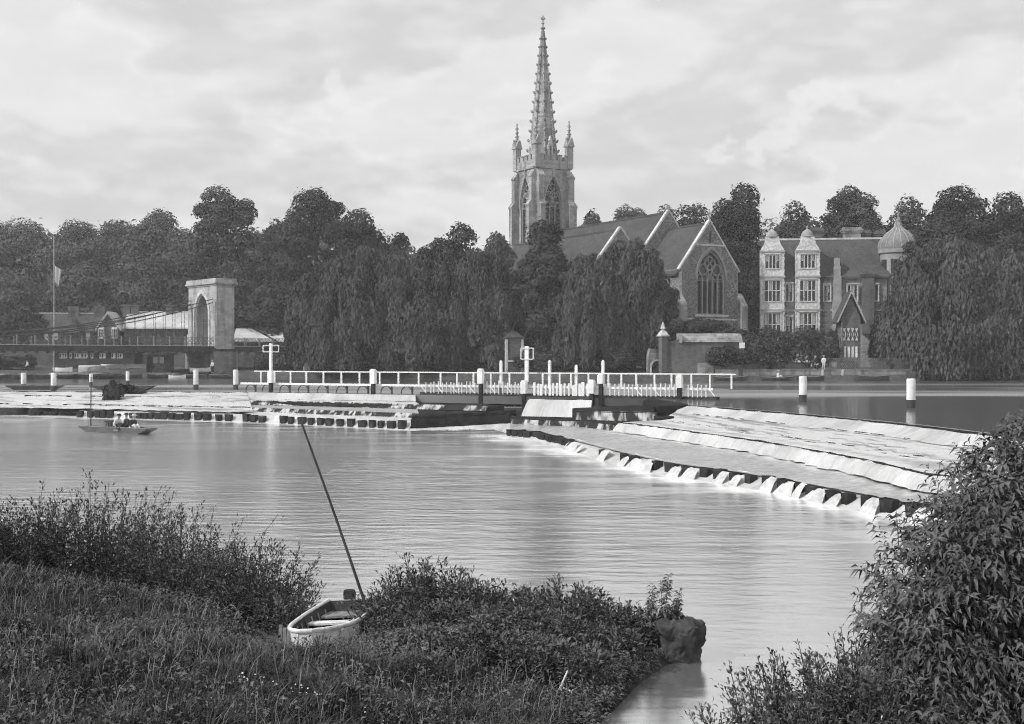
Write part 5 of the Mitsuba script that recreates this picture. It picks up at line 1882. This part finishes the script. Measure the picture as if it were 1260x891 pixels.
# the punt with three people on the pool
pd = 79.0
px0, px1 = X(103, 80.5), X(187, 77.2)
yaw = math.degrees(math.atan2(77.2 - 80.5, px1 - px0))
PL = math.hypot(px1 - px0, 3.3)
t, pf = punt('dark grey punt with people sitting in it on the weir pool', (px0 + px1) / 2, 78.85, 0.0, yaw, PL, 0.95, 0.36, 'm_boat_wood')
ax = lambda px: ((px - 103) / 84 - 0.5) * PL
person('person in a white shirt bending forward in the punt, nearest to the backrest', pf @ frame([ax(144) - 0.1, 0, 0.12], -90), 'sit', 'm_cloth_white', 'm_cloth_dark', 'm_cloth_dark', lean=0.5)
person('person in dark hat and dark dress with white collar, middle of the punt', pf @ frame([ax(155.5), 0.1, 0.10], 165), 'sit', 'm_cloth_dark', 'm_cloth_dark', 'm_cloth_dark', skirt=True, lean=0.05)
person('person in a dark jacket and white trousers leaning back in the punt', pf @ frame([ax(163), -0.05, 0.10], -90), 'sit', 'm_cloth_dark', 'm_cloth_white', 'm_straw', lean=0.35)
bk = thing('backrest', 'slatted seat back standing in the punt behind the white shirted person', 'backrest')
for i in range(4):
    b = MB()
    x = ax(138)
    b.bar((x, -0.33 + i * 0.2, 0.0), (x - 0.18, -0.33 + i * 0.2, 0.75), 0.14, 0.03)
    b.put('slat', 'm_timber', bk, pf)
b = MB()
b.bar((ax(138) - 0.21, -0.42, 0.7), (ax(138) - 0.21, 0.36, 0.7), 0.05)
b.put('rail', 'm_timber', bk, pf)
ry = thing('mooring_pole', 'thin upright pole standing in the water at the pointed end of the occupied punt', 'pole')
b = MB()
b.tube([(X(111.5, 79.6), 79.6, -0.5), (X(112, 79.6), 79.6, Z(464, 79.6))], [0.045, 0.035], 6)
b.put('pole', 'm_timber', ry)
# the dark punts lying above the weir and the boats moored along the far bank
d = 108.5
t, f_ = punt('empty black punt lying above the weir at the outer edge of the view', X(8, d), 115.0, ZU, 4, 5.2, 0.95, 0.4, 'm_boat_dark')
t, f_ = punt('long empty black punt lying above the weir behind the brush', X(150, 113), 113.5, ZU, -6, 5.9, 0.95, 0.42, 'm_boat_dark')
GB = 'dark boats moored along the landing'
WH = ['furthest out under the bridge deck', 'below the dark bush', 'below the dark house', 'by the flagpole foot', 'in front of the boat shed windows', 'below the upturned boats', 'between the upturned boats and the hut', 'in front of the flat roofed hut', 'below the bridge pier', 'beyond the bridge pier']
for i, px in enumerate((2, 30, 56, 80, 108, 134, 160, 196, 240, 272)):
    row_boat('dark rowing boat moored at the landing, ' + WH[i], X(px, 177.2), 177.2 + 0.2 * (i % 2), ZU, (i * 37) % 14 - 6, 3.4, 1.2, 0.5, 'm_boat_dark', GB, seats=2)
row_boat('small white boat among the dark ones near the flat roofed hut', X(219, 176.3), 176.0, ZU, 5, 2.4, 1.0, 0.45, 'm_white', seats=2)
row_boat('upturned pale boat on the landing, the roundest of the three', X(116, 181.2), 181.0, 3.55, 12, 4.2, 1.7, 0.8, 'm_boat_white', up=True, name='upturned_boat')
row_boat('upturned pale boat on the landing, long and low', X(140, 181.2), 181.8, 3.7, 8, 4.0, 1.2, 0.5, 'm_white', up=True, name='upturned_boat')
row_boat('upturned pale boat on the landing next to the flat roofed hut', X(166, 181.2), 181.8, 3.75, 16, 2.8, 1.2, 0.5, 'm_white', up=True, name='upturned_boat')
row_boat('pale boat moored at the landing below the outermost end of the bridge', X(12, 178.6), 179.0, ZU + 0.1, 8, 3.0, 1.1, 0.5, 'm_boat_white', seats=2)
row_boat('pale boat drawn up on the landing beside the flagpole', X(78, 181.0), 181.0, 2.8, -20, 3.2, 1.2, 0.5, 'm_white', seats=2)
row_boat('pale boat drawn up on the landing under the bridge tower', X(246, 181.0), 181.2, 2.75, 14, 3.0, 1.1, 0.5, 'm_white', seats=2)
row_boat('dark rowing boat moored below the boundary wall', X(898, 160.9), 160.7, ZU, 3, 4.2, 1.2, 0.42, 'm_boat_dark')
row_boat('dark rowing boat moored below the garden wall, with a person in white', X(956, 160.7), 160.5, ZU, -3, 4.2, 1.25, 0.42, 'm_boat_dark')
row_boat('dark rowing boat moored under the feet of the standing people', X(998, 160.9), 161.0, ZU, 6, 3.6, 1.2, 0.5, 'm_boat_dark')
row_boat('dark boat with a high stern moored in front of the lattice fence', X(1072, 160.9), 160.7, ZU, 176, 4.4, 1.3, 0.6, 'm_boat_dark')
person('person in white sitting in the rowing boat below the garden wall', frame([X(957, 160.5), 160.5, ZU + 0.2], -100), 'sit', 'm_cloth_white', 'm_cloth_white', 'm_straw', lean=0.15)
person('person all in white standing on the river wall beside the lattice fence', frame([X(1013.5, 163.2), 163.15, 3.23], 160), 'stand', 'm_cloth_white', 'm_cloth_white', 'm_straw')
person('person in dark clothes and pale hat bending forward on the river wall', frame([X(1000, 163.2), 163.2, 3.23], -80), 'stand', 'm_cloth_dark', 'm_cloth_dark', 'm_straw', lean=0.5)
person('person in pale clothes standing on the landing by the bridge pier', frame([X(262, 180.5), 180.4, 2.58], 150), 'stand', 'm_cloth_white', 'm_cloth_dark', 'm_straw', lean=0.1)
person('person in pale clothes standing on the landing near the flagpole', frame([X(34, 181.5), 181.5, 2.62], 120), 'stand', 'm_cloth_white', 'm_cloth_dark', 'm_cloth_dark', lean=0.1)

# ---------------------------------------------------------------- the skiff at the near bank
sk = thing('skiff', 'white painted skiff drawn up end on to the near grassy bank', 'boat')
SL = 2.5
sf = frame([-3.02, 20.6, 0.07], -99.0)
_p = math.radians(1.2)
sf = sf @ np.array([[math.cos(_p), 0, math.sin(_p), 0], [0, 1, 0, 0], [-math.sin(_p), 0, math.cos(_p), 0], [0, 0, 0, 1.0]]) @ np.array([[1, 0, 0, 0], [0, 0.997, -0.07, 0], [0, 0.07, 0.997, 0], [0, 0, 0, 1.0]])
lin = MB()
b, rim, half, top = hull_mesh(SL, 1.13, 0.36, pram=0.9, transom=0.72, n=33, sheer=0.08, thick=0.05, lining=lin)
lin.put('lining', 'm_timber', sk, sf, smooth=40)
b.put('hull', 'm_boat_white', sk, sf, smooth=40)
b = MB()
b.tube(rim + [0, 0, 0.01], 0.036, 8)
b.put('gunwale', 'm_boat_white', sk, sf, smooth=True)
st_ = np.linspace(0, 1, len(half))
for x, z, w, m in ((0.35, 0.20, 0.2, 'm_boat_white'), (-0.4, 0.20, 0.2, 'm_boat_white'), (-0.98, 0.21, 0.42, 'm_oldwood')):
    hw = np.interp(x / SL + 0.5, st_, half) - 0.06
    b = MB()
    b.box(x - w / 2, x + w / 2, -hw, hw, z, z + 0.035)
    b.put('seat', m, sk, sf)
for i in range(9):                                     # ribs inside
    x = -1.0 + i * 0.25
    hw = np.interp(x / SL + 0.5, st_, half) - 0.06
    b = MB()
    b.tube([(x, -hw, 0.32), (x, -hw * 0.88, 0.06), (x, -hw * 0.5, -0.03), (x, hw * 0.5, -0.03), (x, hw * 0.88, 0.06), (x, hw, 0.32)], 0.018, 4)
    b.put('rib', 'm_oldwood', sk, sf)
for i in range(5):
    y = -0.3 + i * 0.15
    b = MB()
    b.box(-0.95, 0.75, y - 0.06, y + 0.06, -0.01, 0.012)
    b.put('floor_board', 'm_timber', sk, sf)
for i, (y, y2) in enumerate(((0.30, 0.46), (0.42, 0.30))):
    oar = thing('oar', ('pale oar lying in the skiff, its blade on the seat', 'pale oar lying close to the side of the skiff')[i], 'oar')
    a, c = np.array([-0.65, y, 0.26]), np.array([0.8, y2, 0.36])
    b = MB()
    b.tube([a, c], [0.02, 0.024], 6)
    b.put('shaft', 'm_boat_white', oar, sf)
    b = MB()
    b.bar(a, a - (c - a) * 0.22, 0.12, 0.02)
    b.put('blade', 'm_boat_white', oar, sf)
mpost = thing('mooring_post', 'short dark capped wooden post in the water just behind the skiff', 'post')
c = D(430, 755, 23.0)
b = MB()
b.add(*lathe([(0.08, -0.5), (0.08, 0.32), (0.09, 0.33)], 12))
b.put('post', 'm_oldwood', mpost, frame([c[0], 23.0, 0]), smooth=40)
b = MB()
b.add(*lathe([(0.08, 0.28), (0.115, 0.30), (0.12, 0.42), (0.10, 0.47), (0.001, 0.49)], 12))
b.put('cap', 'm_timber', mpost, frame([c[0], 23.0, 0]), smooth=40)
pole = thing('punting_pole', 'long thin pole leaning out over the water beside the skiff', 'pole')
b = MB()
p0, p1 = D(458.5, 772, 20.6), D(371.5, 522, 20.9)
u = np.linspace(0, 1, 12)[:, None]
b.tube(p0 - (p1 - p0) * 0.05 + (p1 - p0) * 1.05 * u + [0.02, 0, 0] * np.sin(u * 3.1), 0.028 - 0.011 * u[:, 0], 8)
b.put('pole', 'm_timber', pole, smooth=True)
for i in range(3):
    b = MB()
    c = D(345 + i * 5, 792, 20.2)
    b.box(c[0] - 0.03, c[0] + 0.025, 20.2, 20.24, -0.2, 0.42 - 0.05 * (i % 2))
    tg = b.put('stake', 'm_oldwood', None if i < 0 else 'mooring_stakes')
labels['mooring_stakes'] = {'label': 'three short weathered boards driven in at the waterside beside the skiff', 'category': 'stakes'}
pk = thing('plank', 'small pale broken plank lying on the grass beside the skiff', 'plank')
c = D(320, 795, 20.3)
b = MB()
b.bar(c + [-0.16, 0, 0.06], c + [0.14, -0.15, -0.02], 0.11, 0.03)
b.put('board', 'm_boat_white', pk)

# ---------------------------------------------------------------- near plants
scene['m_osier'] = {'type': 'twosided', 'front': {'type': 'principled', 'base_color': leafy(0.042, 0.9, 2.5), 'roughness': 0.34, 'specular': 0.55}, 'back': {'type': 'diffuse', 'reflectance': leafy(0.115, 0.6, 2.5)}}
diffuse('m_grass', leafy(0.068, 0.9, 1.1))
diffuse('m_petal', 0.8)


def leaves(base, along_, nrm, L, wid, droop=0.35):
    """Narrow folded leaves of four triangles."""
    n = len(base)
    t = along_ / np.linalg.norm(along_, axis=1, keepdims=True)
    s = np.cross(t, nrm)
    s /= np.maximum(np.linalg.norm(s, axis=1, keepdims=True), 1e-9)
    u = np.cross(s, t)
    L = L[:, None]
    w = L * wid
    m = base + t * L * 0.45 + u * L * 0.05
    tip = base + t * L * 0.95 - u * L * 0.10 - np.array([0, 0, 1.0]) * L * droop * 0.5
    v = np.stack([base, m - s * w + u * w * 0.5, m, m + s * w + u * w * 0.5, tip], 1).reshape(-1, 3)
    k = np.arange(n)[:, None] * 5
    return v, np.vstack([k + [0, 1, 2], k + [0, 2, 3], k + [1, 4, 2], k + [2, 4, 3]])


def shoots(c, h, rad, n, per, leaf, rng, spread=0.5, wid=0.14, first=0.06, lift_=0.6, scat=0.16):
    """Upright leafy shoots of an osier bush: (stem mesh, leaf mesh)."""
    st = MB()
    B, A, N, LL = [], [], [], []
    for i in range(n):
        a = rng.uniform(0, 2 * np.pi)
        r0 = rad * math.sqrt(rng.random())
        p0 = c + np.array([math.cos(a) * r0 * 0.7, math.sin(a) * r0 * 0.7, -0.1])
        hh = h * rng.uniform(0.5, 1.08) * (1 - 0.22 * (r0 / rad) ** 2)
        out = np.array([math.cos(a), math.sin(a), 0]) * spread * hh * (r0 / rad) * rng.uniform(0.4, 1.2) + rng.normal(0, 0.08, 3) * hh * [1, 1, 0]
        u = np.linspace(0, 1, 5)[:, None]
        p = p0 + np.array([0, 0, hh]) * u + out * u ** 1.6
        st.tube(p, 0.011 * (1 - 0.8 * u[:, 0]) + 0.002, 3, cap=False)
        k = rng.integers(int(per * 0.7), int(per * 1.3))
        s = np.sort(first + (1.0 - first) * rng.random(k) ** 0.8)
        q = np.stack([np.interp(s, u[:, 0], p[:, j]) for j in range(3)], 1)
        tg = (p[-1] - p[0]) / np.linalg.norm(p[-1] - p[0])
        az = rng.uniform(0, 2 * np.pi, k)
        side = np.stack([np.cos(az), np.sin(az), rng.normal(0, 0.2, k)], 1)
        side += 0.3 * rng.normal(0, 1, (k, 3))
        q = q + side * [1, 1, 0.3] * (rng.random((k, 1)) ** 2) * scat
        dirn = side * (1 - lift_ * s[:, None] ** 2) + tg * (lift_ * (0.5 + s[:, None]))
        B.append(q)
        A.append(dirn)
        N.append(np.array([0, 0, 1.0]) + side * 0.3 + rng.normal(0, 0.35, (k, 3)))
        LL.append(leaf * rng.uniform(0.6, 1.3, k) * (1.1 - 0.5 * s))
    return st, leaves(np.vstack(B), np.vstack(A), np.vstack(N), np.hstack(LL), wid)


def osier(px, ptop, d, label, rad, n=46, per=44, leaf=0.13, group='leafy osier bushes on the near bank', lift_=0.6, name='osier_bush', x=None):
    TN[0] += 1
    rng = np.random.default_rng(300 + TN[0])
    x = X(px, d) if x is None else x
    g = float(near_height(np.array([x]), np.array([d]))[0])
    h = Z(ptop, d) - g
    t = thing(name, label, 'shrub', group)
    st, lf_ = shoots(np.array([x, d, g]), h, rad, n, per, leaf, rng, lift_=lift_)
    put('leaves', lf_, 'm_osier', t)
    st.put('stems', 'm_bark', t)
    return t


LEFT = [(-14, 628, 25.9), (8, 634, 25.6), (40, 604, 25.5), (74, 624, 25.5), (106, 600, 25.4), (138, 609, 25.3), (166, 617, 25.2), (190, 640, 25.0), (217, 629, 24.7), (242, 636, 24.2),
        (274, 657, 23.5), (304, 680, 22.9), (331, 677, 22.4), (349, 722, 21.9), (230, 672, 23.9), (262, 694, 23.2), (296, 720, 22.4)]
LW = ['outermost, cut by the edge of the view', 'second from the outer edge', 'with a feathery tip, third from the outer edge', 'low between two taller ones, fourth from the outer edge', 'tallest of the row, with a dark tip', 'just past the tallest', 'sixth along, with a slanting tip', 'low, before the forked one',
      'with two forked tips', 'leaning out over the water', 'with a slanting thin tip', 'low, before the end pair', 'upright, near the end of the row', 'last and lowest, next to the skiff', 'in front of the forked one', 'low in front of the leaning one', 'low at the foot of the end pair']
for (px, pt, d), lab in zip(LEFT, LW):
    osier(px, pt - 16, d, 'long row osier bush, ' + lab, 0.62, 56, 56, 0.17)
MID = [(476, 728, 20.9), (497, 712, 21.0), (522, 690, 21.1), (548, 703, 21.1), (582, 714, 21.2), (614, 722, 21.2), (650, 728, 21.0), (692, 716, 20.7), (724, 732, 20.4), (754, 748, 20.2), (776, 750, 20.0), (560, 744, 20.0), (640, 752, 19.6), (700, 756, 19.2), (505, 742, 19.9), (744, 772, 18.9), (530, 776, 18.6), (575, 780, 18.4), (618, 786, 18.2), (662, 790, 17.9), (690, 796, 17.7), (718, 802, 17.9), (600, 756, 19.3), (672, 762, 19.2)]
MW = ['beside the leaning pole', 'between the pole and the tallest', 'tallest of the clump', 'just past the tallest', 'with a thin tip, fourth from the tallest', 'in the middle, with a slanting tip', 'pale and feathery', 'feathery, above the dead branch', 'past the feathery pair', 'low, towards the stump',
      'next to the tall flower spikes', 'low in front of the tallest', 'low in front of the feathery pair', 'low, behind the dead branch', 'low at the foot of the pole side', 'lowest, at the water below the stump', 'third row, below the tallest', 'third row, next towards the stump', 'third row, in the middle', 'third row, above the dead branch', 'third row, past the dead branch', 'third row, last by the water', 'second row, in the middle', 'second row, below the feathery pair']
for (px, pt, d), lab in zip(MID, MW):
    osier(px, pt - 10, d, 'osier bush on the point, ' + lab, 0.6, 46, 56, 0.185)
for i, (x, y, h) in enumerate(((0.42, 15.1, 0.36), (0.75, 16.1, 0.38), (1.0, 16.9, 0.42), (1.25, 17.6, 0.46), (1.5, 18.3, 0.5), (1.8, 18.9, 0.5))):
    TN[0] += 1
    rng = np.random.default_rng(300 + TN[0])
    g = float(near_height(np.array([x]), np.array([y]))[0])
    t = thing('bank_herb', ['leafy herbs hanging over the water at the lower edge of the view', 'leafy herbs over the water, second from the lower edge', 'leafy herbs over the water, third from the lower edge',
              'leafy herbs over the water, fourth from the lower edge', 'leafy herbs over the water close to the stump', 'leafy herbs crowding the foot of the stump'][i], 'plant', 'leafy herbs hanging over the water of the point')
    st, lf_ = shoots(np.array([x, y, g - 0.12]), h, 0.34, 50, 46, 0.12, rng, 0.7, 0.16, 0.0, 0.2)
    put('leaves', lf_, 'm_osier', t)
    st.put('stems', 'm_bark', t)
# tall flower spikes beside the stump
for i, (px, pt) in enumerate(((800, 722), (816, 703), (827, 708), (838, 738))):
    TN[0] += 1
    rng = np.random.default_rng(300 + TN[0])
    d = 19.75
    x = X(px, d)
    t = thing('flower_spike', ['shorter leafy spike, the first before the stump', 'tallest leafy flower spike behind the stump', 'second tallest leafy flower spike behind the stump', 'leaning leafy spike right above the stump'][i], 'plant', 'tall leafy flower spikes')
    st, lf_ = shoots(np.array([x, d, 0.1]), (Z(pt, d) - 0.05) / 0.86, 0.03, 3, 130, 0.15, rng, 0.05, 0.17, 0.1, 0.1, 0.02)
    put('leaves', lf_, 'm_osier', t)
    st.put('stem', 'm_bark', t)
# stump
tsf = frame([X(836, 19.6), 19.6, 0])
a = np.linspace(0, 2 * np.pi, 65)[:-1]
zz = np.interp(np.linspace(0, 1, 40), np.linspace(0, 1, 10), [-0.5, -0.05, 0.06, 0.2, 0.34, 0.46, 0.56, 0.62, 0.64, 0.60])
rr = np.interp(np.linspace(0, 1, 40), np.linspace(0, 1, 10), [0.26, 0.30, 0.32, 0.29, 0.31, 0.34, 0.33, 0.27, 0.15, 0.001])
P = np.stack([rr[:, None] * np.cos(a) * 1.12, rr[:, None] * np.sin(a), np.repeat(zz[:, None], 64, 1)], -1)
P[..., :2] *= (0.55 + 0.9 * meshkit.fbm(P * [6, 6, 3.5], 4, 3))[..., None]
P[..., :2] *= (0.86 + 0.28 * meshkit.fbm(P * [26, 26, 9], 3, 5))[..., None]
P[..., 2] += 0.2 * (meshkit.fbm(P * 9 + 9, 3, 3) - 0.5)
i, j = np.meshgrid(np.arange(39), np.arange(64), indexing='ij')
q = np.stack([i * 64 + j, i * 64 + (j + 1) % 64, (i + 1) * 64 + (j + 1) % 64, (i + 1) * 64 + j], -1).reshape(-1, 4)
ts = thing('tree_stump', 'dark rotten tree stump standing in the water at the end of the point', 'stump')
put('wood', (P.reshape(-1, 3), np.vstack([q[:, [0, 1, 2]], q[:, [0, 2, 3]]])), 'm_bark', ts, tsf, smooth=True)
for i, (x, y, h, rad) in enumerate(((-2.35, 18.5, 0.42, 0.34), (-2.75, 18.0, 0.34, 0.34), (-3.2, 17.9, 0.26, 0.3), (-2.1, 19.2, 0.5, 0.3))):
    TN[0] += 1
    rng = np.random.default_rng(300 + TN[0])
    g = float(near_height(np.array([x]), np.array([y]))[0])
    t = thing('bank_herb', ['leafy herbs growing against the side of the skiff', 'leafy herbs in front of the bow of the skiff', 'lowest leafy herbs at the outer corner of the bow of the skiff', 'leafy herbs between the skiff and the leaning pole'][i], 'plant')
    st, lf_ = shoots(np.array([x, y, g]), h, rad, 40, 40, 0.12, rng, 0.5, 0.16, 0.0, 0.4)
    put('leaves', lf_, 'm_osier', t)
    st.put('stems', 'm_bark', t)
# dead branch on the bank
db = thing('dead_branch', 'bare pale forked branch lying among the leaves of the point', 'branch')
c = D(690, 848, 17.0)
b = MB()
for pts, r0 in (([(-0.10, 0, -0.16), (0.0, 0.02, 0.02), (0.10, 0.05, 0.24)], 0.022), ([(0, 0.02, 0.02), (0.14, -0.05, -0.02), (0.20, -0.08, -0.14)], 0.016), ([(0.0, 0.02, 0.0), (0.02, -0.08, -0.10), (0.08, -0.12, -0.2)], 0.014), ([(0.14, -0.05, -0.02), (0.24, -0.02, 0.03)], 0.011)):
    b.tube(c + np.array(pts), np.linspace(r0, r0 * 0.5, len(pts)), 6)
b.put('wood', 'm_boat_white', db, smooth=True)

# the big bush at the near corner
rng = np.random.default_rng(41)
bb = thing('corner_bush', 'large dark willow bush with glossy narrow leaves filling the near corner', 'shrub')
lob = np.array([[4.35, 12.4, 2.25, 1.05, 1.2, 1.15], [5.1, 12.8, 3.05, 1.05, 1.2, 1.0], [4.6, 12.6, 1.5, 1.35, 1.3, 1.1], [3.95, 12.2, 2.45, 0.55, 0.7, 0.6], [4.1, 12.6, 1.5, 0.8, 0.9, 0.8], [4.45, 12.3, 3.1, 0.62, 0.8, 0.55],
                [6.2, 13, 2.9, 1.4, 1.4, 1.6], [4.95, 12.5, 3.75, 0.45, 0.6, 0.5], [3.75, 12.0, 1.45, 0.55, 0.8, 0.6], [5.0, 11.9, 0.9, 1.2, 1.0, 1.1], [3.8, 12.1, 2.0, 0.45, 0.7, 0.5]])


def twigs(lob, n, per, leaf, rng, hang=0.55, wid=0.14):
    w = lob[:, 3] * lob[:, 5]
    pick = rng.choice(len(lob), n, p=w / w.sum())
    d = sphere_dirs(n, rng)
    d[:, 1] = np.where((d[:, 1] > 0.3) & (rng.random(n) < 0.6), -d[:, 1], d[:, 1])
    rho = np.where(rng.random(n) < 0.8, rng.uniform(0.80, 1.06, n), rng.uniform(0.3, 0.8, n))
    q = lob[pick, :3] + lob[pick, 3:] * d * rho[:, None]
    t = d + np.array([0, 0, 0.35]) + rng.normal(0, 0.35, (n, 3))
    t /= np.linalg.norm(t, axis=1, keepdims=True)
    st = MB()
    B, A, N, LL = [], [], [], []
    u = np.linspace(0, 1, per)
    for i in range(n):
        ln = rng.uniform(0.3, 0.6)
        p = q[i] - t[i] * ln * 0.6 + t[i] * ln * u[:, None] - np.array([0, 0, 0.14]) * (u[:, None] ** 2)
        if i % 2 == 0:
            st.tube(p[::3], 0.006, 3, cap=False)
        az = rng.uniform(0, 6.28) + np.arange(per) * 2.4
        s1 = np.cross(t[i], [0, 0, 1.0])
        s1 /= np.linalg.norm(s1) + 1e-9
        s2 = np.cross(s1, t[i])
        side = np.cos(az)[:, None] * s1 + np.sin(az)[:, None] * s2
        B.append(p)
        A.append(side * 0.8 + t[i] * 0.7 - np.array([0, 0, hang]))
        N.append(np.array([-0.3, -0.3, 1.0]) + rng.normal(0, 0.5, (per, 3)))
        LL.append(leaf * rng.uniform(0.6, 1.25, per))
    return st, leaves(np.vstack(B), np.vstack(A), np.vstack(N), np.hstack(LL), wid)


lob[:, 0] += 0.24
st, lf_ = twigs(lob, 3900, 12, 0.13, rng)
put('leaves', lf_, 'm_osier', bb)
for a, c, r0 in (((4.3, 12.2, 0.3), (4.4, 12.3, 2.6), 0.05), ((4.4, 12.2, 0.3), (5.2, 12.6, 3.3), 0.06), ((4.2, 12.1, 0.3), (3.9, 12.1, 2.2), 0.04), ((4.3, 12.3, 0.4), (3.7, 12, 1.5), 0.035), ((4.7, 12.2, 0.3), (6, 12.8, 2.8), 0.06)):
    a, c = np.array(a), np.array(c)
    u = np.linspace(0, 1, 8)[:, None]
    st.tube(a + (c - a) * u + [0.1, 0.05, 0.1] * np.sin(u * 4), r0 * (1 - 0.7 * u[:, 0]), 6)
st.put('stems', 'm_bark', bb)
CB = [(905, 838, 11.3), (945, 806, 11.5), (985, 790, 11.6), (1020, 786, 11.8), (1055, 770, 11.8), (900, 874, 11.0), (1000, 830, 11.0), (1075, 800, 11.2)]
CL = ['outermost low one, its tips over the water', 'second from the outer side', 'third from the outer side', 'fourth from the outer side', 'tallest, touching the big corner bush', 'lowest one, only its tips showing', 'in front, at the lower edge of the view', 'dark one at the foot of the big corner bush']
for (px, pt, d), lab in zip(CB, CL):
    x = max(X(px, d), 2.45)
    TN[0] += 1
    rng = np.random.default_rng(300 + TN[0])
    t = thing('willow_sapling', 'young willow shoots, ' + lab, 'shrub', 'young willow shoots at the near corner')
    zt = Z(pt, d)
    cx = np.array([X(px, d), d, zt - 0.95])
    st, lf_ = shoots(cx, 0.98, 0.36, 30, 50, 0.115, rng, 0.45, 0.15)
    put('leaves', lf_, 'm_osier', t)
    st.put('stems', 'm_bark', t)

# grass on the bank
rng = np.random.default_rng(12)


def on_bank(n, y0, y1):
    y = y0 + (y1 - y0) * rng.random(n) ** 0.85
    x = rng.uniform(-0.46, 0.30, n) * y
    keep = shapely.contains(NEAR.buffer(-0.12), shapely.points(x, y))
    x, y = x[keep], y[keep]
    keep = ~((x > -4.4) & (x < -2.3) & (y > 17.7) & (rng.random(len(x)) < 0.55))
    x, y = x[keep], y[keep]
    return np.stack([x, y, near_height(x, y)], 1)


p = on_bank(150000, 11.2, 27.5)
n = len(p)
k = meshkit.fbm(p * [0.9, 0.9, 0] + 3, 3, 7)
keep = rng.random(n) < 0.35 + 1.6 * (k - 0.3)
p, k = p[keep], k[keep]
n = len(p)
az = rng.uniform(0, 2 * np.pi, n)
h = (0.07 + 0.26 * np.clip(k - 0.25, 0, 1)) * rng.uniform(0.4, 1.6, n)
ln = np.stack([np.cos(az), np.sin(az), 0 * az], 1) * (h * rng.uniform(0.2, 1.7, n))[:, None] + np.array([0.02, 0, 0])
sd = np.stack([-np.sin(az), np.cos(az), 0 * az], 1) * (0.0045 + 0.0045 * rng.random(n))[:, None]
up_ = np.array([0, 0, 1.0]) * h[:, None]
v = np.stack([p - sd, p + sd, p + up_ * 0.6 + ln * 0.35 + sd * 0.8, p + up_ * 0.6 + ln * 0.35 - sd * 0.8, p + up_ * (0.95 - 0.3 * rng.random((n, 1))) + ln], 1).reshape(-1, 3)
i = np.arange(n)[:, None] * 5
put('grass', (v, np.vstack([i + [0, 1, 2], i + [0, 2, 3], i + [3, 2, 4]])), 'm_grass', label='rough grass covering the near bank', kind='stuff')
tp = on_bank(420, 11.4, 26)
tp = np.repeat(tp, 60, 0)
n = len(tp)
az = rng.uniform(0, 2 * np.pi, n)
p = tp + np.stack([np.cos(az), np.sin(az), 0 * az], 1) * (0.09 * rng.random(n) ** 0.5)[:, None]
h = rng.uniform(0.14, 0.38, n) * np.repeat(rng.uniform(0.5, 1.25, n // 60), 60)
ln = np.stack([np.cos(az), np.sin(az), 0 * az], 1) * (h * rng.uniform(0.2, 1.1, n))[:, None]
sd = np.stack([-np.sin(az), np.cos(az), 0 * az], 1) * 0.006
up_ = np.array([0, 0, 1.0]) * h[:, None]
v = np.stack([p - sd, p + sd, p + up_ * 0.65 + ln * 0.35 + sd * 0.8, p + up_ * 0.65 + ln * 0.35 - sd * 0.8, p + up_ * 0.9 + ln], 1).reshape(-1, 3)
i = np.arange(n)[:, None] * 5
put('tussock_grass', (v, np.vstack([i + [0, 1, 2], i + [0, 2, 3], i + [3, 2, 4]])), 'm_grass', label='coarser tussocks standing up out of the bank grass', kind='stuff')
p = on_bank(60000, 11.2, 26.5)
n = len(p)
k = meshkit.fbm(p * [0.7, 0.7, 0] + 13, 3, 17)
p = p[rng.random(n) < 2.4 * (k - 0.38)]
n = len(p)
az = rng.uniform(0, 2 * np.pi, n)
dirn = np.stack([np.cos(az), np.sin(az), rng.uniform(0.1, 1.2, n)], 1)
put('weeds', leaves(p + np.array([0, 0, 1.0]) * rng.uniform(0.03, 0.30, (n, 1)), dirn, np.array([0, 0, 1.0]) + rng.normal(0, 0.4, (n, 3)), rng.uniform(0.05, 0.12, n), 0.2), 'm_osier', label='low leafy weeds among the grass', kind='stuff')
b = MB()
for q in np.vstack([[D(x, y, d) for x, y, d in zip(rng.uniform(435, 575, 70), rng.uniform(868, 889, 70), rng.uniform(12.2, 14, 70))], [D(x, y, 14) for x, y in zip(rng.uniform(280, 400, 26), rng.uniform(840, 886, 26))]]):
    g = float(near_height(q[None, 0], q[None, 1])[0])
    r_ = rng.uniform(0.007, 0.014)
    c = np.array([q[0], q[1], g + rng.uniform(0.12, 0.24)])
    b.add(*[(vv + c, ff) for vv, ff in [lathe([(0.001, 0.0), (r_, 0.004), (r_ * 0.5, 0.012), (0.001, 0.013)], 7)]][0])
b.put('daisies', 'm_petal', None, label='white daisies scattered in the grass at the near edge', kind='stuff')

p = on_bank(7000, 11.2, 26)
n = len(p)
az = rng.uniform(0, 2 * np.pi, n)
h = rng.uniform(0.18, 0.46, n)
ln = np.stack([np.cos(az), np.sin(az), 0 * az], 1) * (h * rng.uniform(0.1, 1.0, n))[:, None]
sd = np.stack([-np.sin(az), np.cos(az), 0 * az], 1) * 0.0035
up_ = np.array([0, 0, 1.0]) * h[:, None]
v = np.stack([p - sd, p + sd, p + up_ * 0.6 + ln * 0.35 + sd, p + up_ * 0.6 + ln * 0.35 - sd, p + up_ * 0.95 + ln], 1).reshape(-1, 3)
i = np.arange(n)[:, None] * 5
put('dry_stalks', (v, np.vstack([i + [0, 1, 2], i + [0, 2, 3], i + [3, 2, 4]])), 'm_oldwood', label='pale dry stalks among the grass of the bank', kind='stuff')
